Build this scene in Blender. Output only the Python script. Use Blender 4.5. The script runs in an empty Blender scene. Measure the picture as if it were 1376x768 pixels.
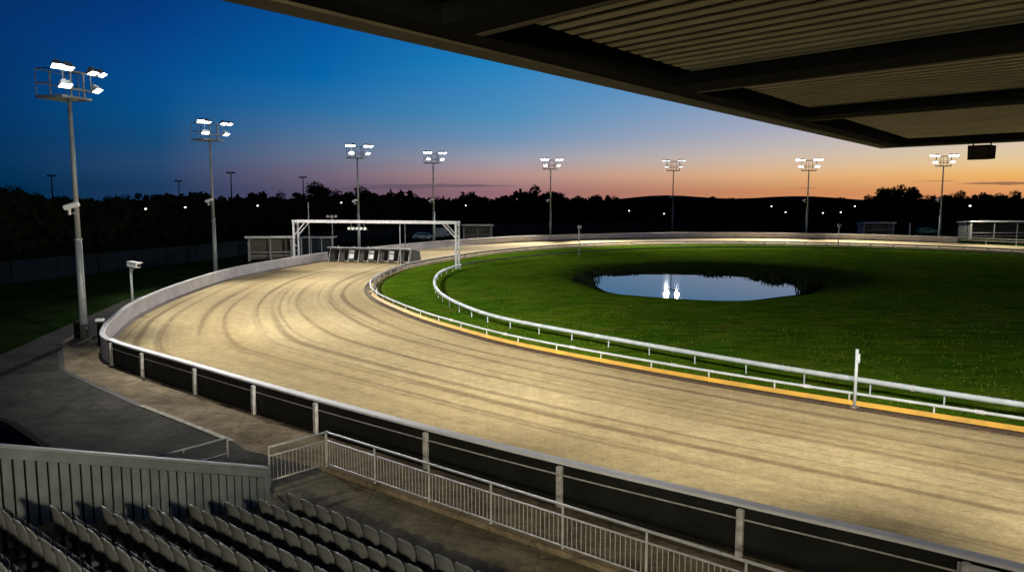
import bpy, math, random
from mathutils import Vector, Matrix, noise as _noise
random.seed(7)
PI = math.pi
sc = bpy.context.scene
C = sc.collection

# ------------------------------------------------------------------ survey of the photograph (pixel -> place)
F, YH, H = 1030.0, 267.0, 7.5
PITCH = math.atan((384 - YH) / F)
def ray(x, y):
    rx, rz = (x - 688) / F, -(y - 384) / F
    c, s = math.cos(PITCH), math.sin(PITCH)
    return Vector((rx, c + rz * s, -s + rz * c))
def at(x, y, z=0.0):
    d = ray(x, y); t = (z - H) / d.z
    return Vector((d.x * t, d.y * t, z))
def atd(x, y, D):                       # the place seen at a pixel, D metres ahead
    d = ray(x, y); t = D / d.y
    return Vector((d.x * t, D, H + d.z * t))
def on_plane(x, y, P, n):
    d = ray(x, y); t = (P.x * n[0] + P.y * n[1]) / (d.x * n[0] + d.y * n[1])
    return Vector((d.x * t, d.y * t, H + d.z * t))
def project(p):
    c, s = math.cos(PITCH), math.sin(PITCH)
    q = Vector(p) - Vector((0, 0, H))
    Y = q.y * c - q.z * s
    if Y < 0.05: return None
    return 688 + F * q.x / Y, 384 - F * (q.y * s + q.z * c) / Y

# ------------------------------------------------------------------ materials
def mat(name, col, rough=0.7, metal=0.0, var=0.25, scale=3.0, bump=0.0, bscale=30.0, spec=0.4, stain=None, speck=0.0):
    m = bpy.data.materials.new(name); m.use_nodes = True
    nt = m.node_tree; n = nt.nodes; L = nt.links
    b = n['Principled BSDF']
    b.inputs['Roughness'].default_value = rough; b.inputs['Metallic'].default_value = metal
    b.inputs['Specular IOR Level'].default_value = spec
    tc = n.new('ShaderNodeTexCoord')
    nz = n.new('ShaderNodeTexNoise'); nz.inputs['Scale'].default_value = scale; nz.inputs['Detail'].default_value = 8
    nz.inputs['Roughness'].default_value = 0.62
    L.new(tc.outputs['Object'], nz.inputs['Vector'])
    r = n.new('ShaderNodeValToRGB'); L.new(nz.outputs['Fac'], r.inputs['Fac'])
    r.color_ramp.elements[0].position = 0.3; r.color_ramp.elements[1].position = 0.72
    lo = [c * (1 - var) for c in col]; hi = [min(1, c * (1 + var * 0.6)) for c in col]
    if stain: lo = stain
    r.color_ramp.elements[0].color = (*lo, 1); r.color_ramp.elements[1].color = (*hi, 1)
    src = r.outputs['Color']
    for k, (ss, amt) in enumerate(((6.0, speck), (1.7, speck * 1.1), (38.0, speck * .8)) if speck else ()):
        n3 = n.new('ShaderNodeTexNoise'); n3.inputs['Scale'].default_value = ss; n3.inputs['Detail'].default_value = 9; n3.inputs['Roughness'].default_value = .72
        L.new(tc.outputs['Object'], n3.inputs['Vector'])
        q = n.new('ShaderNodeMapRange'); q.inputs['From Min'].default_value = .36; q.inputs['From Max'].default_value = .66
        q.inputs['To Min'].default_value = 1 - amt; q.inputs['To Max'].default_value = 1 + amt * .6; L.new(n3.outputs['Fac'], q.inputs['Value'])
        vm = n.new('ShaderNodeVectorMath'); vm.operation = 'SCALE'; L.new(src, vm.inputs[0]); L.new(q.outputs[0], vm.inputs['Scale']); src = vm.outputs[0]
    if speck:   # fine cracks
        vo = n.new('ShaderNodeTexVoronoi'); vo.feature = 'DISTANCE_TO_EDGE'; vo.inputs['Scale'].default_value = .42
        va = n.new('ShaderNodeVectorMath'); va.operation = 'MULTIPLY_ADD'; L.new(n3.outputs['Color'], va.inputs[0]); va.inputs[1].default_value = (.25, .25, .25); L.new(tc.outputs['Object'], va.inputs[2])
        L.new(va.outputs[0], vo.inputs['Vector'])
        q = n.new('ShaderNodeMapRange'); q.inputs['From Min'].default_value = .002; q.inputs['From Max'].default_value = .014; q.inputs['To Min'].default_value = .55; q.inputs['To Max'].default_value = 1
        L.new(vo.outputs['Distance'], q.inputs['Value'])
        vm = n.new('ShaderNodeVectorMath'); vm.operation = 'SCALE'; L.new(src, vm.inputs[0]); L.new(q.outputs[0], vm.inputs['Scale']); src = vm.outputs[0]
    L.new(src, b.inputs['Base Color'])
    if bump:
        n2 = n.new('ShaderNodeTexNoise'); n2.inputs['Scale'].default_value = bscale; n2.inputs['Detail'].default_value = 5
        L.new(tc.outputs['Object'], n2.inputs['Vector'])
        bp = n.new('ShaderNodeBump'); bp.inputs['Strength'].default_value = bump; bp.inputs['Distance'].default_value = 0.03
        L.new(n2.outputs['Fac'], bp.inputs['Height']); L.new(bp.outputs['Normal'], b.inputs['Normal'])
    return m
def emit(name, col, strength):
    m = bpy.data.materials.new(name); m.use_nodes = True
    nt = m.node_tree; nt.nodes.clear()
    e = nt.nodes.new('ShaderNodeEmission'); e.inputs['Color'].default_value = (*col, 1); e.inputs['Strength'].default_value = strength
    o = nt.nodes.new('ShaderNodeOutputMaterial'); nt.links.new(e.outputs[0], o.inputs['Surface'])
    return m
M = dict(
    galv=mat('galvanised_steel', (.33, .36, .34), .5, .3, .22, 5, .1, 40),
    rail_steel=mat('painted_rail_steel', (.62, .62, .58), .4, .2, .25, 6),
    white=mat('white_plastic_rail', (.52, .56, .54), .45, 0, .26, 1.6),
    white_dirty=mat('weathered_white_paint', (.60, .59, .58), .55, 0, .3, 2.2, .15, 25),
    wallwhite=mat('pale_concrete_wall', (.50, .48, .50), .7, 0, .22, .8, .2, 14),
    black=mat('black_stained_boards', (.016, .016, .012), .65, 0, .5, 1.4, .4, 9, spec=.2),
    postgrey=mat('weathered_post_timber', (.58, .56, .51), .7, 0, .45, 6, .3, 40),
    yellow=mat('yellow_cover_paint', (.64, .34, .04), .5, 0, .3, 1.1, stain=(.42, .25, .06), speck=0),
    brown=mat('rusty_brown_steel', (.10, .065, .04), .7, .2, .5, 5, .3, 30),
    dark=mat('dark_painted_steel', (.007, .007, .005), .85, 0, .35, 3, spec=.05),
    fascia=mat('olive_fascia_steel', (.085, .072, .04), .6, 0, .3, 3, spec=.2),
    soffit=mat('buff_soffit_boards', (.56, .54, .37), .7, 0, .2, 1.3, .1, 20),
    gap_shade=mat('slat_gap_shade', (.008, .007, .005), .9, spec=.02),  # near-black colour paints in the shadow between the soffit slats
    concrete=mat('worn_concrete', (.33, .265, .165), .9, 0, .42, .55, .4, 12, spec=.15, stain=(.15, .118, .07), speck=.3),
    walk=mat('stand_concrete', (.235, .205, .13), .85, 0, .4, .6, .3, 11, stain=(.105, .088, .055), spec=.15, speck=.3),
    asphalt=mat('old_asphalt', (.098, .092, .07), .9, 0, .4, .45, .5, 30, spec=.12, stain=(.032, .032, .028), speck=.38),
    gutter=mat('damp_gutter', (.035, .032, .026), .7),
    kerbline=mat('pale_worn_line', (.46, .43, .34), .8, 0, .5, 3, stain=(.22, .2, .15)),
    seat=mat('grey_seat_plastic', (.115, .12, .114), .36, 0, .16, 5, .05, 60),
    seatleg=mat('seat_bracket_steel', (.05, .05, .05), .5, .4),
    screen=mat('grey_green_cladding', (.17, .20, .192), .6, 0, .25, 2.0, .1, 15),
    screencap=mat('screen_cap_metal', (.30, .33, .32), .5, .2, .2, 2),
    darkgrass=mat('dark_rough_grass', (.020, .042, .010), .95, 0, .5, .35, .6, 4, spec=.0),
    leaf=mat('night_foliage', (.02, .028, .012), .95, 0, .6, .9, spec=0),
    tuft=mat('turf_blades', (.085, .15, .012), .85, 0, .6, .5, spec=.05),
    reed=mat('reed_leaves', (.014, .022, .008), .9, 0, .5, 2, spec=.05),
    bark=mat('tree_bark', (.025, .02, .014), .95, spec=0),
    hill=mat('far_hills', (.03, .04, .04), 1, 0, .3, .02, spec=0),
    fence=mat('blue_green_mesh_fence', (.006, .013, .019), .8, 0, .35, .3, spec=.1),
    shed=mat('pale_shed_cladding', (.42, .42, .38), .7, 0, .25, 1.2),
    shedroof=mat('shed_roof_sheet', (.74, .74, .69), .6, 0, .25, 1),
    shedin=mat('shed_inside_boards', (.16, .14, .10), .8, 0, .4, 1.5),
    whitebox=mat('white_enamel', (.82, .82, .79), .4, 0, .12, 4),
    speaker=mat('speaker_case', (.012, .009, .006), .85, 0, .3, 6, spec=.03),
    grille=mat('speaker_grille', (.035, .027, .018), .85, 0, .3, 40, spec=.03),
    glass=mat('dark_window_glass', (.02, .025, .03), .08, 0, .1, 1, spec=.8),
    tyre=mat('black_rubber', (.02, .02, .02), .8),
    carblue=mat('pale_blue_car_paint', (.08, .17, .24), .3, .1, .1, 2),
    cargreen=mat('green_car_paint', (.06, .20, .16), .3, .1, .1, 2),
    carwhite=mat('white_van_paint', (.40, .42, .42), .35, 0, .1, 2),
    mesh=mat('trap_mesh_panel', (.07, .066, .055), .6, .3, .4, 12),
    trapdark=mat('trap_dark_interior', (.03, .028, .022), .8),
    lamp=emit('floodlight_lens', (.93, .97, 1.0), 10),
    lampdim=emit('floodlight_lens_low', (.93, .97, 1.0), 1.7),
    street=emit('street_lamp_glow', (1.0, .93, .78), 4),
    lit=emit('lit_window', (1.0, .85, .6), .8),
    capwhite=mat('fresh_white_cap', (.80, .79, .77), .55, 0, .16, 2.2, .15, 25),
    brace=mat('tie_metal', (.5, .5, .5), .4, .6),
)

def ribbon_material(name, kind):
    m = bpy.data.materials.new(name); m.use_nodes = True
    nt = m.node_tree; n = nt.nodes; L = nt.links; b = n['Principled BSDF']
    b.inputs['Roughness'].default_value = .95; b.inputs['Specular IOR Level'].default_value = .15
    uv = n.new('ShaderNodeUVMap'); tc = n.new('ShaderNodeTexCoord')
    def streak(su, sv, detail, dist, p0, p1, c0, c1):
        mp = n.new('ShaderNodeMapping'); mp.inputs['Scale'].default_value = (su, sv, 1)
        L.new(uv.outputs['UV'], mp.inputs['Vector'])
        z = n.new('ShaderNodeTexNoise'); z.inputs['Scale'].default_value = 1; z.inputs['Detail'].default_value = detail
        z.inputs['Distortion'].default_value = dist; z.inputs['Roughness'].default_value = .6
        L.new(mp.outputs[0], z.inputs['Vector'])
        r = n.new('ShaderNodeValToRGB'); L.new(z.outputs['Fac'], r.inputs['Fac'])
        r.color_ramp.elements[0].position = p0; r.color_ramp.elements[1].position = p1
        r.color_ramp.elements[0].color = (*c0, 1); r.color_ramp.elements[1].color = (*c1, 1)
        return r, z
    def mixc(a, bb, fac, mode='MIX'):
        x = n.new('ShaderNodeMix'); x.data_type = 'RGBA'; x.blend_type = mode
        if isinstance(fac, float): x.inputs['Factor'].default_value = fac
        else: L.new(fac, x.inputs['Factor'])
        L.new(a, x.inputs[6]); L.new(bb, x.inputs[7]); return x.outputs[2]
    # tone of raked sand, drag marks that follow the bend, scuffs
    def m2(op, a, b_=None, c_=None):
        x = n.new('ShaderNodeMath'); x.operation = op
        for k, v in enumerate((a, b_, c_)):
            if v is None: continue
            if isinstance(v, (int, float)): x.inputs[k].default_value = v
            else: L.new(v, x.inputs[k])
        return x.outputs[0]
    sp = n.new('ShaderNodeSeparateXYZ'); L.new(uv.outputs['UV'], sp.inputs[0])
    def nz2(su, sv, det, rough=.6, off=0):
        mp = n.new('ShaderNodeMapping'); mp.inputs['Scale'].default_value = (su, sv, 1); mp.inputs['Location'].default_value = (off, off * .37, 0)
        L.new(uv.outputs['UV'], mp.inputs['Vector'])
        z = n.new('ShaderNodeTexNoise'); z.inputs['Scale'].default_value = 1; z.inputs['Detail'].default_value = det; z.inputs['Roughness'].default_value = rough
        L.new(mp.outputs[0], z.inputs['Vector']); return z.outputs['Fac']
    def grooves(freq, wander, rag, w0, w1, strength, off):
        # drag marks: thin wandering ruts that follow the track, ragged at the edge, fading in and out
        pos = m2('ADD', m2('MULTIPLY', sp.outputs['Y'], freq), m2('MULTIPLY', nz2(.014, .10, 2, .5, off), wander))
        vo = n.new('ShaderNodeTexVoronoi'); vo.voronoi_dimensions = '1D'; vo.feature = 'F1'; vo.inputs['Scale'].default_value = 1; L.new(pos, vo.inputs['W'])
        dist = m2('ADD', vo.outputs['Distance'], m2('MULTIPLY', m2('SUBTRACT', nz2(1.1, 3.0, 6, .7, off + 3), .5), rag))
        k = n.new('ShaderNodeMapRange'); k.interpolation_type = 'SMOOTHSTEP'; k.inputs['From Min'].default_value = w0; k.inputs['From Max'].default_value = w1
        k.inputs['To Min'].default_value = 1; k.inputs['To Max'].default_value = 0; L.new(dist, k.inputs['Value'])
        pr_ = n.new('ShaderNodeMapRange'); pr_.interpolation_type = 'SMOOTHSTEP'; pr_.inputs['From Min'].default_value = .42; pr_.inputs['From Max'].default_value = .62
        pr_.inputs['To Min'].default_value = .12; L.new(nz2(.035, .9, 3, .5, off + 7), pr_.inputs['Value'])
        return m2('MULTIPLY', m2('MULTIPLY', k.outputs[0], pr_.outputs[0]), strength)
    base, _ = streak(.03, .16, 4, .4, .3, .7, (.45, .348, .172), (.52, .415, .22))
    gr1 = grooves(.72, 2.4, .24, .03, .23, .85, 0); gr2 = grooves(1.35, 4.0, .45, .0, .22, .55, 11); gr3 = grooves(3.6, 6, .8, -.05, .25, .15, 23)
    tot = m2('MINIMUM', m2('ADD', m2('ADD', gr1, gr2), gr3), .85)
    rut = n.new('ShaderNodeRGB'); rut.outputs[0].default_value = (.235, .17, .085, 1)
    c = mixc(base.outputs[0], rut.outputs[0], tot)
    fine, zf = streak(1.2, 3.6, 8, 1.2, .30, .60, (.86, .84, .80), (1.02, 1.02, 1.02))
    wide, zw = streak(.012, .33, 2, .6, .38, .56, (.90, .88, .84), (1, 1, 1))
    sc_, zs = streak(2.2, 5, 8, 1.6, .26, .42, (.66, .62, .54), (1, 1, 1))
    c = mixc(c, fine.outputs[0], .8, 'MULTIPLY'); c = mixc(c, wide.outputs[0], 1.0, 'MULTIPLY'); c = mixc(c, sc_.outputs[0], .6, 'MULTIPLY')
    g = n.new('ShaderNodeTexNoise'); g.inputs['Scale'].default_value = 9; g.inputs['Detail'].default_value = 8
    L.new(tc.outputs['Object'], g.inputs['Vector'])
    gr = n.new('ShaderNodeValToRGB'); L.new(g.outputs['Fac'], gr.inputs['Fac'])
    gr.color_ramp.elements[0].position = .3; gr.color_ramp.elements[1].position = .7
    gr.color_ramp.elements[0].color = (.84, .83, .80, 1); gr.color_ramp.elements[1].color = (1.06, 1.06, 1.06, 1)
    c = mixc(c, gr.outputs[0], 1.0, 'MULTIPLY')
    for s_, a_ in ((2.2, .15), (.55, .12), (26, .16)):      # clods, damp patches, grit
        z3 = n.new('ShaderNodeTexNoise'); z3.inputs['Scale'].default_value = s_; z3.inputs['Detail'].default_value = 9; z3.inputs['Roughness'].default_value = .74
        L.new(tc.outputs['Object'], z3.inputs['Vector'])
        q3 = n.new('ShaderNodeMapRange'); q3.inputs['From Min'].default_value = .34; q3.inputs['From Max'].default_value = .62
        q3.inputs['To Min'].default_value = 1 - a_; q3.inputs['To Max'].default_value = 1 + a_ * .5; L.new(z3.outputs['Fac'], q3.inputs['Value'])
        v3 = n.new('ShaderNodeVectorMath'); v3.operation = 'SCALE'; L.new(c, v3.inputs[0]); L.new(q3.outputs[0], v3.inputs['Scale']); c = v3.outputs[0]
    L.new(c, b.inputs['Base Color'])
    add = n.new('ShaderNodeMath'); add.operation = 'SUBTRACT'; L.new(zs.outputs['Fac'], add.inputs[0]); L.new(tot, add.inputs[1])
    add2 = n.new('ShaderNodeMath'); add2.operation = 'MULTIPLY_ADD'; L.new(g.outputs['Fac'], add2.inputs[0]); add2.inputs[1].default_value = .8
    L.new(add.outputs[0], add2.inputs[2])
    bp = n.new('ShaderNodeBump'); bp.inputs['Strength'].default_value = .55; bp.inputs['Distance'].default_value = .07
    L.new(add2.outputs[0], bp.inputs['Height']); L.new(bp.outputs[0], b.inputs['Normal'])
    return m

def lawn_material():
    m = bpy.data.materials.new('mown_turf'); m.use_nodes = True
    nt = m.node_tree; n = nt.nodes; L = nt.links; b = n['Principled BSDF']
    b.inputs['Roughness'].default_value = .95; b.inputs['Specular IOR Level'].default_value = 0
    tc = n.new('ShaderNodeTexCoord'); uv = n.new('ShaderNodeUVMap')
    def noise(scale, det, vec=None, rough=.65):
        z = n.new('ShaderNodeTexNoise'); z.inputs['Scale'].default_value = scale; z.inputs['Detail'].default_value = det
        z.inputs['Roughness'].default_value = rough
        L.new(vec or tc.outputs['Object'], z.inputs['Vector']); return z
    def ramp(src, p0, p1, c0, c1):
        r = n.new('ShaderNodeValToRGB'); L.new(src, r.inputs['Fac'])
        r.color_ramp.elements[0].position = p0; r.color_ramp.elements[1].position = p1
        r.color_ramp.elements[0].color = (*c0, 1); r.color_ramp.elements[1].color = (*c1, 1); return r
    def mixc(a, bb, fac, mode='MIX'):
        x = n.new('ShaderNodeMix'); x.data_type = 'RGBA'; x.blend_type = mode
        if isinstance(fac, float): x.inputs['Factor'].default_value = fac
        else: L.new(fac, x.inputs['Factor'])
        L.new(a, x.inputs[6]); L.new(bb, x.inputs[7]); return x.outputs[2]
    mpm = n.new('ShaderNodeMapping'); mpm.inputs['Scale'].default_value = (.35, 1.0, 1); mpm.inputs['Rotation'].default_value = (0, 0, .12); L.new(tc.outputs['Object'], mpm.inputs['Vector'])
    big = ramp(noise(.16, 6).outputs['Fac'], .3, .72, (.042, .122, .007), (.098, .178, .010))
    pat = ramp(noise(.7, 7, mpm.outputs[0]).outputs['Fac'], .52, .75, (0, 0, 0), (1, 1, 1))
    dry = n.new('ShaderNodeRGB'); dry.outputs[0].default_value = (.15, .17, .025, 1)
    class _B: pass
    bo = _B(); bo.outputs = [mixc(big.outputs[0], dry.outputs[0], pat.outputs[0])]; big = bo
    mid = noise(1.5, 8, mpm.outputs[0], .7); midr = ramp(mid.outputs['Fac'], .36, .66, (.48, .52, .5), (1.3, 1.2, 1.1))
    fine = noise(9, 8, rough=.8); finer = ramp(fine.outputs['Fac'], .3, .7, (.5, .54, .5), (1.35, 1.25, 1.2))
    c = mixc(big.outputs[0], midr.outputs[0], 1.0, 'MULTIPLY'); c = mixc(c, finer.outputs[0], 1.0, 'MULTIPLY')
    # worn sandy fringe along the running rail (v = metres from the rail)
    sep = n.new('ShaderNodeSeparateXYZ'); L.new(uv.outputs['UV'], sep.inputs[0])
    ad = n.new('ShaderNodeMath'); ad.operation = 'MULTIPLY_ADD'; L.new(mid.outputs['Fac'], ad.inputs[0]); ad.inputs[1].default_value = 2.0
    L.new(sep.outputs['Y'], ad.inputs[2])
    fr = n.new('ShaderNodeMapRange'); fr.inputs['From Min'].default_value = 1.0; fr.inputs['From Max'].default_value = 1.9
    fr.inputs['To Min'].default_value = .75; fr.inputs['To Max'].default_value = 0; L.new(ad.outputs[0], fr.inputs['Value'])
    sand = n.new('ShaderNodeRGB'); sand.outputs[0].default_value = (.23, .17, .075, 1)
    c = mixc(c, sand.outputs[0], fr.outputs[0])
    # shade of the pond bank, painted into the turf colour as a dark patch
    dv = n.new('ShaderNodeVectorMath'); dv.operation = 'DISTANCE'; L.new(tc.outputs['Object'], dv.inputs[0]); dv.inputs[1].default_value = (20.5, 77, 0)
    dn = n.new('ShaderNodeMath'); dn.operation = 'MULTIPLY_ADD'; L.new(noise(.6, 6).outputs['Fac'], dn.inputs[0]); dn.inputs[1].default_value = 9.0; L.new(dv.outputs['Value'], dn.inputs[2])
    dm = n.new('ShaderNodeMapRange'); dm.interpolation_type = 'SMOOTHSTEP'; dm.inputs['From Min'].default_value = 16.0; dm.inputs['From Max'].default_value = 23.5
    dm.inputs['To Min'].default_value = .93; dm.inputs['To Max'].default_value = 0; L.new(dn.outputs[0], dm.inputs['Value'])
    bank_shade = n.new('ShaderNodeRGB'); bank_shade.outputs[0].default_value = (.010, .017, .004, 1)
    c = mixc(c, bank_shade.outputs[0], dm.outputs[0])
    L.new(c, b.inputs['Base Color'])
    bp = n.new('ShaderNodeBump'); bp.inputs['Strength'].default_value = .9; bp.inputs['Distance'].default_value = .08
    L.new(fine.outputs['Fac'], bp.inputs['Height']); L.new(bp.outputs[0], b.inputs['Normal'])
    return m
M['sand'] = ribbon_material('raked_track_sand', 'sand')
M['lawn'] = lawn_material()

wm = bpy.data.materials.new('still_pond_water'); wm.use_nodes = True
wb = wm.node_tree.nodes['Principled BSDF']
wb.inputs['Base Color'].default_value = (.006, .012, .018, 1); wb.inputs['Roughness'].default_value = .02
wb.inputs['Specular IOR Level'].default_value = .9; wb.inputs['IOR'].default_value = 2.0
_n = wm.node_tree.nodes.new('ShaderNodeTexNoise'); _n.inputs['Scale'].default_value = .9; _n.inputs['Detail'].default_value = 3
_t = wm.node_tree.nodes.new('ShaderNodeTexCoord'); wm.node_tree.links.new(_t.outputs['Object'], _n.inputs['Vector'])
_b = wm.node_tree.nodes.new('ShaderNodeBump'); _b.inputs['Strength'].default_value = .03; _b.inputs['Distance'].default_value = .05
wm.node_tree.links.new(_n.outputs['Fac'], _b.inputs['Height']); wm.node_tree.links.new(_b.outputs[0], wb.inputs['Normal'])
M['water'] = wm

# ------------------------------------------------------------------ mesh builder
class MB:
    def __init__(s): s.v = []; s.f = []; s.uv = None
    def add(s, vs, fs):
        o = len(s.v); s.v += [tuple(p) for p in vs]; s.f += [tuple(i + o for i in f) for f in fs]; return s
    def hexa(s, p):         # 8 points: bottom ring then top ring
        return s.add(p, [(3, 2, 1, 0), (4, 5, 6, 7), (0, 1, 5, 4), (1, 2, 6, 5), (2, 3, 7, 6), (3, 0, 4, 7)])
    def box(s, c, d, mx=None, bev=0.0):
        x, y, z = d[0] / 2, d[1] / 2, d[2] / 2
        mx = mx or Matrix.Identity(4); T = Matrix.Translation(Vector(c)) @ mx
        if not bev:
            p = [(-x, -y, -z), (x, -y, -z), (x, y, -z), (-x, y, -z), (-x, -y, z), (x, -y, z), (x, y, z), (-x, y, z)]
            return s.hexa([T @ Vector(q) for q in p])
        b = min(bev, x * .9, y * .9, z * .9)
        def ring(ix, iy, zz):
            return [(-x + ix, -y, zz), (x - ix, -y, zz), (x, -y + iy, zz), (x, y - iy, zz), (x - ix, y, zz), (-x + ix, y, zz), (-x, y - iy, zz), (-x, -y + iy, zz)]
        rings = []
        for zz, k in ((-z, 1), (-z + b, 0), (z - b, 0), (z, 1)):
            r = ring(b, b, zz)
            if k: r = [(q[0] * (x - b) / x, q[1] * (y - b) / y, zz) for q in r]
            rings.append([T @ Vector(q) for q in r])
        vs = sum(rings, []); fs = []
        for k in range(3):
            for i in range(8):
                j = (i + 1) % 8; fs.append((k * 8 + i, k * 8 + j, k * 8 + 8 + j, k * 8 + 8 + i))
        fs.append(tuple(range(7, -1, -1))); fs.append(tuple(range(24, 32)))
        return s.add(vs, fs)
    def tube(s, p, q, r, n=8, r2=None):
        p, q = Vector(p), Vector(q); a = (q - p)
        if a.length < 1e-6: return s
        a.normalize(); r2 = r if r2 is None else r2
        u = a.orthogonal().normalized(); w = a.cross(u)
        vs = []
        for c, rr in ((p, r), (q, r2)):
            for i in range(n):
                t = 2 * PI * i / n; vs.append(c + (u * math.cos(t) + w * math.sin(t)) * rr)
        fs = [(i, (i + 1) % n, n + (i + 1) % n, n + i) for i in range(n)]
        fs += [tuple(range(n - 1, -1, -1)), tuple(range(n, 2 * n))]
        return s.add(vs, fs)
    def sweep(s, path, prof, closed=False):
        """prof: list of (offset to the right, height) closed outline; path in plan at height z"""
        n, k = len(path), len(prof); vs = []
        for i in range(n):
            a = path[i - 1] if (i or closed) else path[i]; b = path[(i + 1) % n] if (i < n - 1 or closed) else path[i]
            t = Vector((b[0] - a[0], b[1] - a[1], 0)).normalized(); r = Vector((t.y, -t.x, 0))
            for o, z in prof: vs.append(Vector(path[i]) + r * o + Vector((0, 0, z)))
        fs = []
        for i in range(n if closed else n - 1):
            j = (i + 1) % n
            for m in range(k):
                l = (m + 1) % k; fs.append((i * k + m, i * k + l, j * k + l, j * k + m))
        if not closed:
            fs.append(tuple(range(k - 1, -1, -1))); fs.append(tuple((n - 1) * k + m for m in range(k)))
        return s.add(vs, fs)
    def mesh(s, name, m, smooth=False):
        me = bpy.data.meshes.new(name); me.from_pydata(s.v, [], s.f)
        me.materials.append(M[m] if isinstance(m, str) else m)
        if smooth:
            for p in me.polygons: p.use_smooth = True
        me.update(); return me
    def build(s, name, m, parent=None, smooth=False, world=False):
        if world and parent is not None:
            L = parent.location; s.v = [(a - L.x, b - L.y, c - L.z) for a, b, c in s.v]
        me = s.mesh(name, m, smooth)
        o = bpy.data.objects.new(name, me); C.objects.link(o)
        if parent is not None: o.parent = parent
        return o
def tag(o, label=None, cat=None, group=None, kind=None):
    if label: o['label'] = label
    if cat: o['category'] = cat
    if group: o['group'] = group
    if kind: o['kind'] = kind
    return o
def thing(name, label, cat, loc=(0, 0, 0), rz=0.0, group=None):
    o = bpy.data.objects.new(name, None); C.objects.link(o); o.empty_display_size = .2
    o.location = loc; o.rotation_euler = (0, 0, rz); return tag(o, label, cat, group)
def copy_thing(root, loc, rz=0.0, label=None, scale=None):
    r = root.copy(); C.objects.link(r); r.location = loc; r.rotation_euler = (0, 0, rz)
    if scale: r.scale = (scale, scale, scale)
    if label: r['label'] = label
    for ch in list(root.children):
        c = ch.copy(); C.objects.link(c); c.parent = r
        for g in list(ch.children):
            d = g.copy(); C.objects.link(d); d.parent = c
    return r
def catmull(pts, closed, step):
    pts = [Vector((p[0], p[1], 0)) for p in pts]; n = len(pts); out = []
    for i in range(n if closed else n - 1):
        g = lambda k: pts[k % n] if closed else pts[max(0, min(n - 1, k))]
        p0, p1, p2, p3 = g(i - 1), g(i), g(i + 1), g(i + 2)
        for j in range(12):
            t = j / 12
            out.append(.5 * ((2 * p1) + (p2 - p0) * t + (2 * p0 - 5 * p1 + 4 * p2 - p3) * t * t + (3 * p1 - p0 - 3 * p2 + p3) * t ** 3))
    if not closed: out.append(pts[-1])
    return resample(out, closed, step)
def resample(pts, closed, step):
    q = pts + ([pts[0]] if closed else [])
    L = [0.0]
    for a, b in zip(q, q[1:]): L.append(L[-1] + (b - a).length)
    n = max(2, round(L[-1] / step)); out = []; k = 0
    for i in range(n if closed else n + 1):
        d = L[-1] * i / n
        while k < len(L) - 2 and L[k + 1] < d: k += 1
        t = (d - L[k]) / max(1e-9, L[k + 1] - L[k]); out.append(q[k].lerp(q[k + 1], t))
    return out
def smooth_loop(p, it):
    n = len(p)
    for _ in range(it): p = [(p[i - 1] + p[i] * 2 + p[(i + 1) % n]) / 4 for i in range(n)]
    return p
def sub(path, a, b):                    # part of a path between the nearest points to a and b
    ia = min(range(len(path)), key=lambda i: (path[i] - Vector((a[0], a[1], 0))).length)
    ib = min(range(len(path)), key=lambda i: (path[i] - Vector((b[0], b[1], 0))).length)
    return path[ia:ib + 1] if ia <= ib else path[ia:] + path[:ib + 1]
def offset(path, o, closed=True):
    n = len(path); out = []
    for i in range(n):
        a = path[i - 1] if (i or closed) else path[i]; b = path[(i + 1) % n] if (i < n - 1 or closed) else path[i]
        t = (b - a).normalized(); out.append(path[i] + Vector((t.y, -t.x, 0)) * o)
    return out

# ------------------------------------------------------------------ plan of the circuit (runs clockwise seen from above: near straight -> left bend -> far side)
OUT = [(88, -12), (72, -24), (50, -19.5), (30, -4), (19, 4.7), (8.9, 12.75), (5.2, 15.4), (0, 19.15), (-5.2, 23.25), (-9, 26.4), (-12.9, 29.75), (-18.4, 34.6), (-20.5, 38.0),
       (-22.3, 42.9), (-24.0, 48.7), (-25.5, 58.4), (-26.3, 69.5), (-25.8, 77), (-24.3, 85), (-22.4, 93.3), (-19.0, 102), (-10.8, 118), (2, 133.5),
       (21, 144.5), (42, 147.5), (60, 142), (75, 130), (86, 113), (95, 85), (100, 45), (98, 15)]
INN = [(55, 4), (42, 3.6), (30, 13.4), (16.55, 24.13), (13.1, 26.9), (10, 29.4), (5.37, 33.6), (0, 39.2), (-2.1, 42.3), (-4.94, 46.65), (-8.1, 52.9), (-10, 57.3), (-11.6, 63.2), (-12.25, 68.8),
       (-12.25, 75.2), (-11.2, 83.7), (-7.9, 93.1), (-2.9, 104), (4.3, 113.8), (10.8, 119.8), (20.5, 125.6), (32, 127.6), (43, 126.4), (53, 122.6), (62, 116.6), (70.5, 106.5),
       (76, 92), (79, 70), (77, 45), (68, 20)]
outer = catmull(OUT, True, 1.0)
inner = smooth_loop(catmull(INN, True, 1.0), 6)
PC = Vector((17, 71.5, 0))              # middle of the pond

def radius(loop, c, th):
    d = Vector((math.cos(th), math.sin(th), 0)); best = 0
    n = len(loop)
    for i in range(n):
        a, b = loop[i] - c, loop[(i + 1) % n] - c
        e = b - a; den = d.x * e.y - d.y * e.x
        if abs(den) < 1e-9: continue
        t = (a.x * e.y - a.y * e.x) / den; u = (a.x * d.y - a.y * d.x) / den
        if t > 0 and -1e-6 <= u <= 1 + 1e-6: best = max(best, t)
    return best

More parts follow.
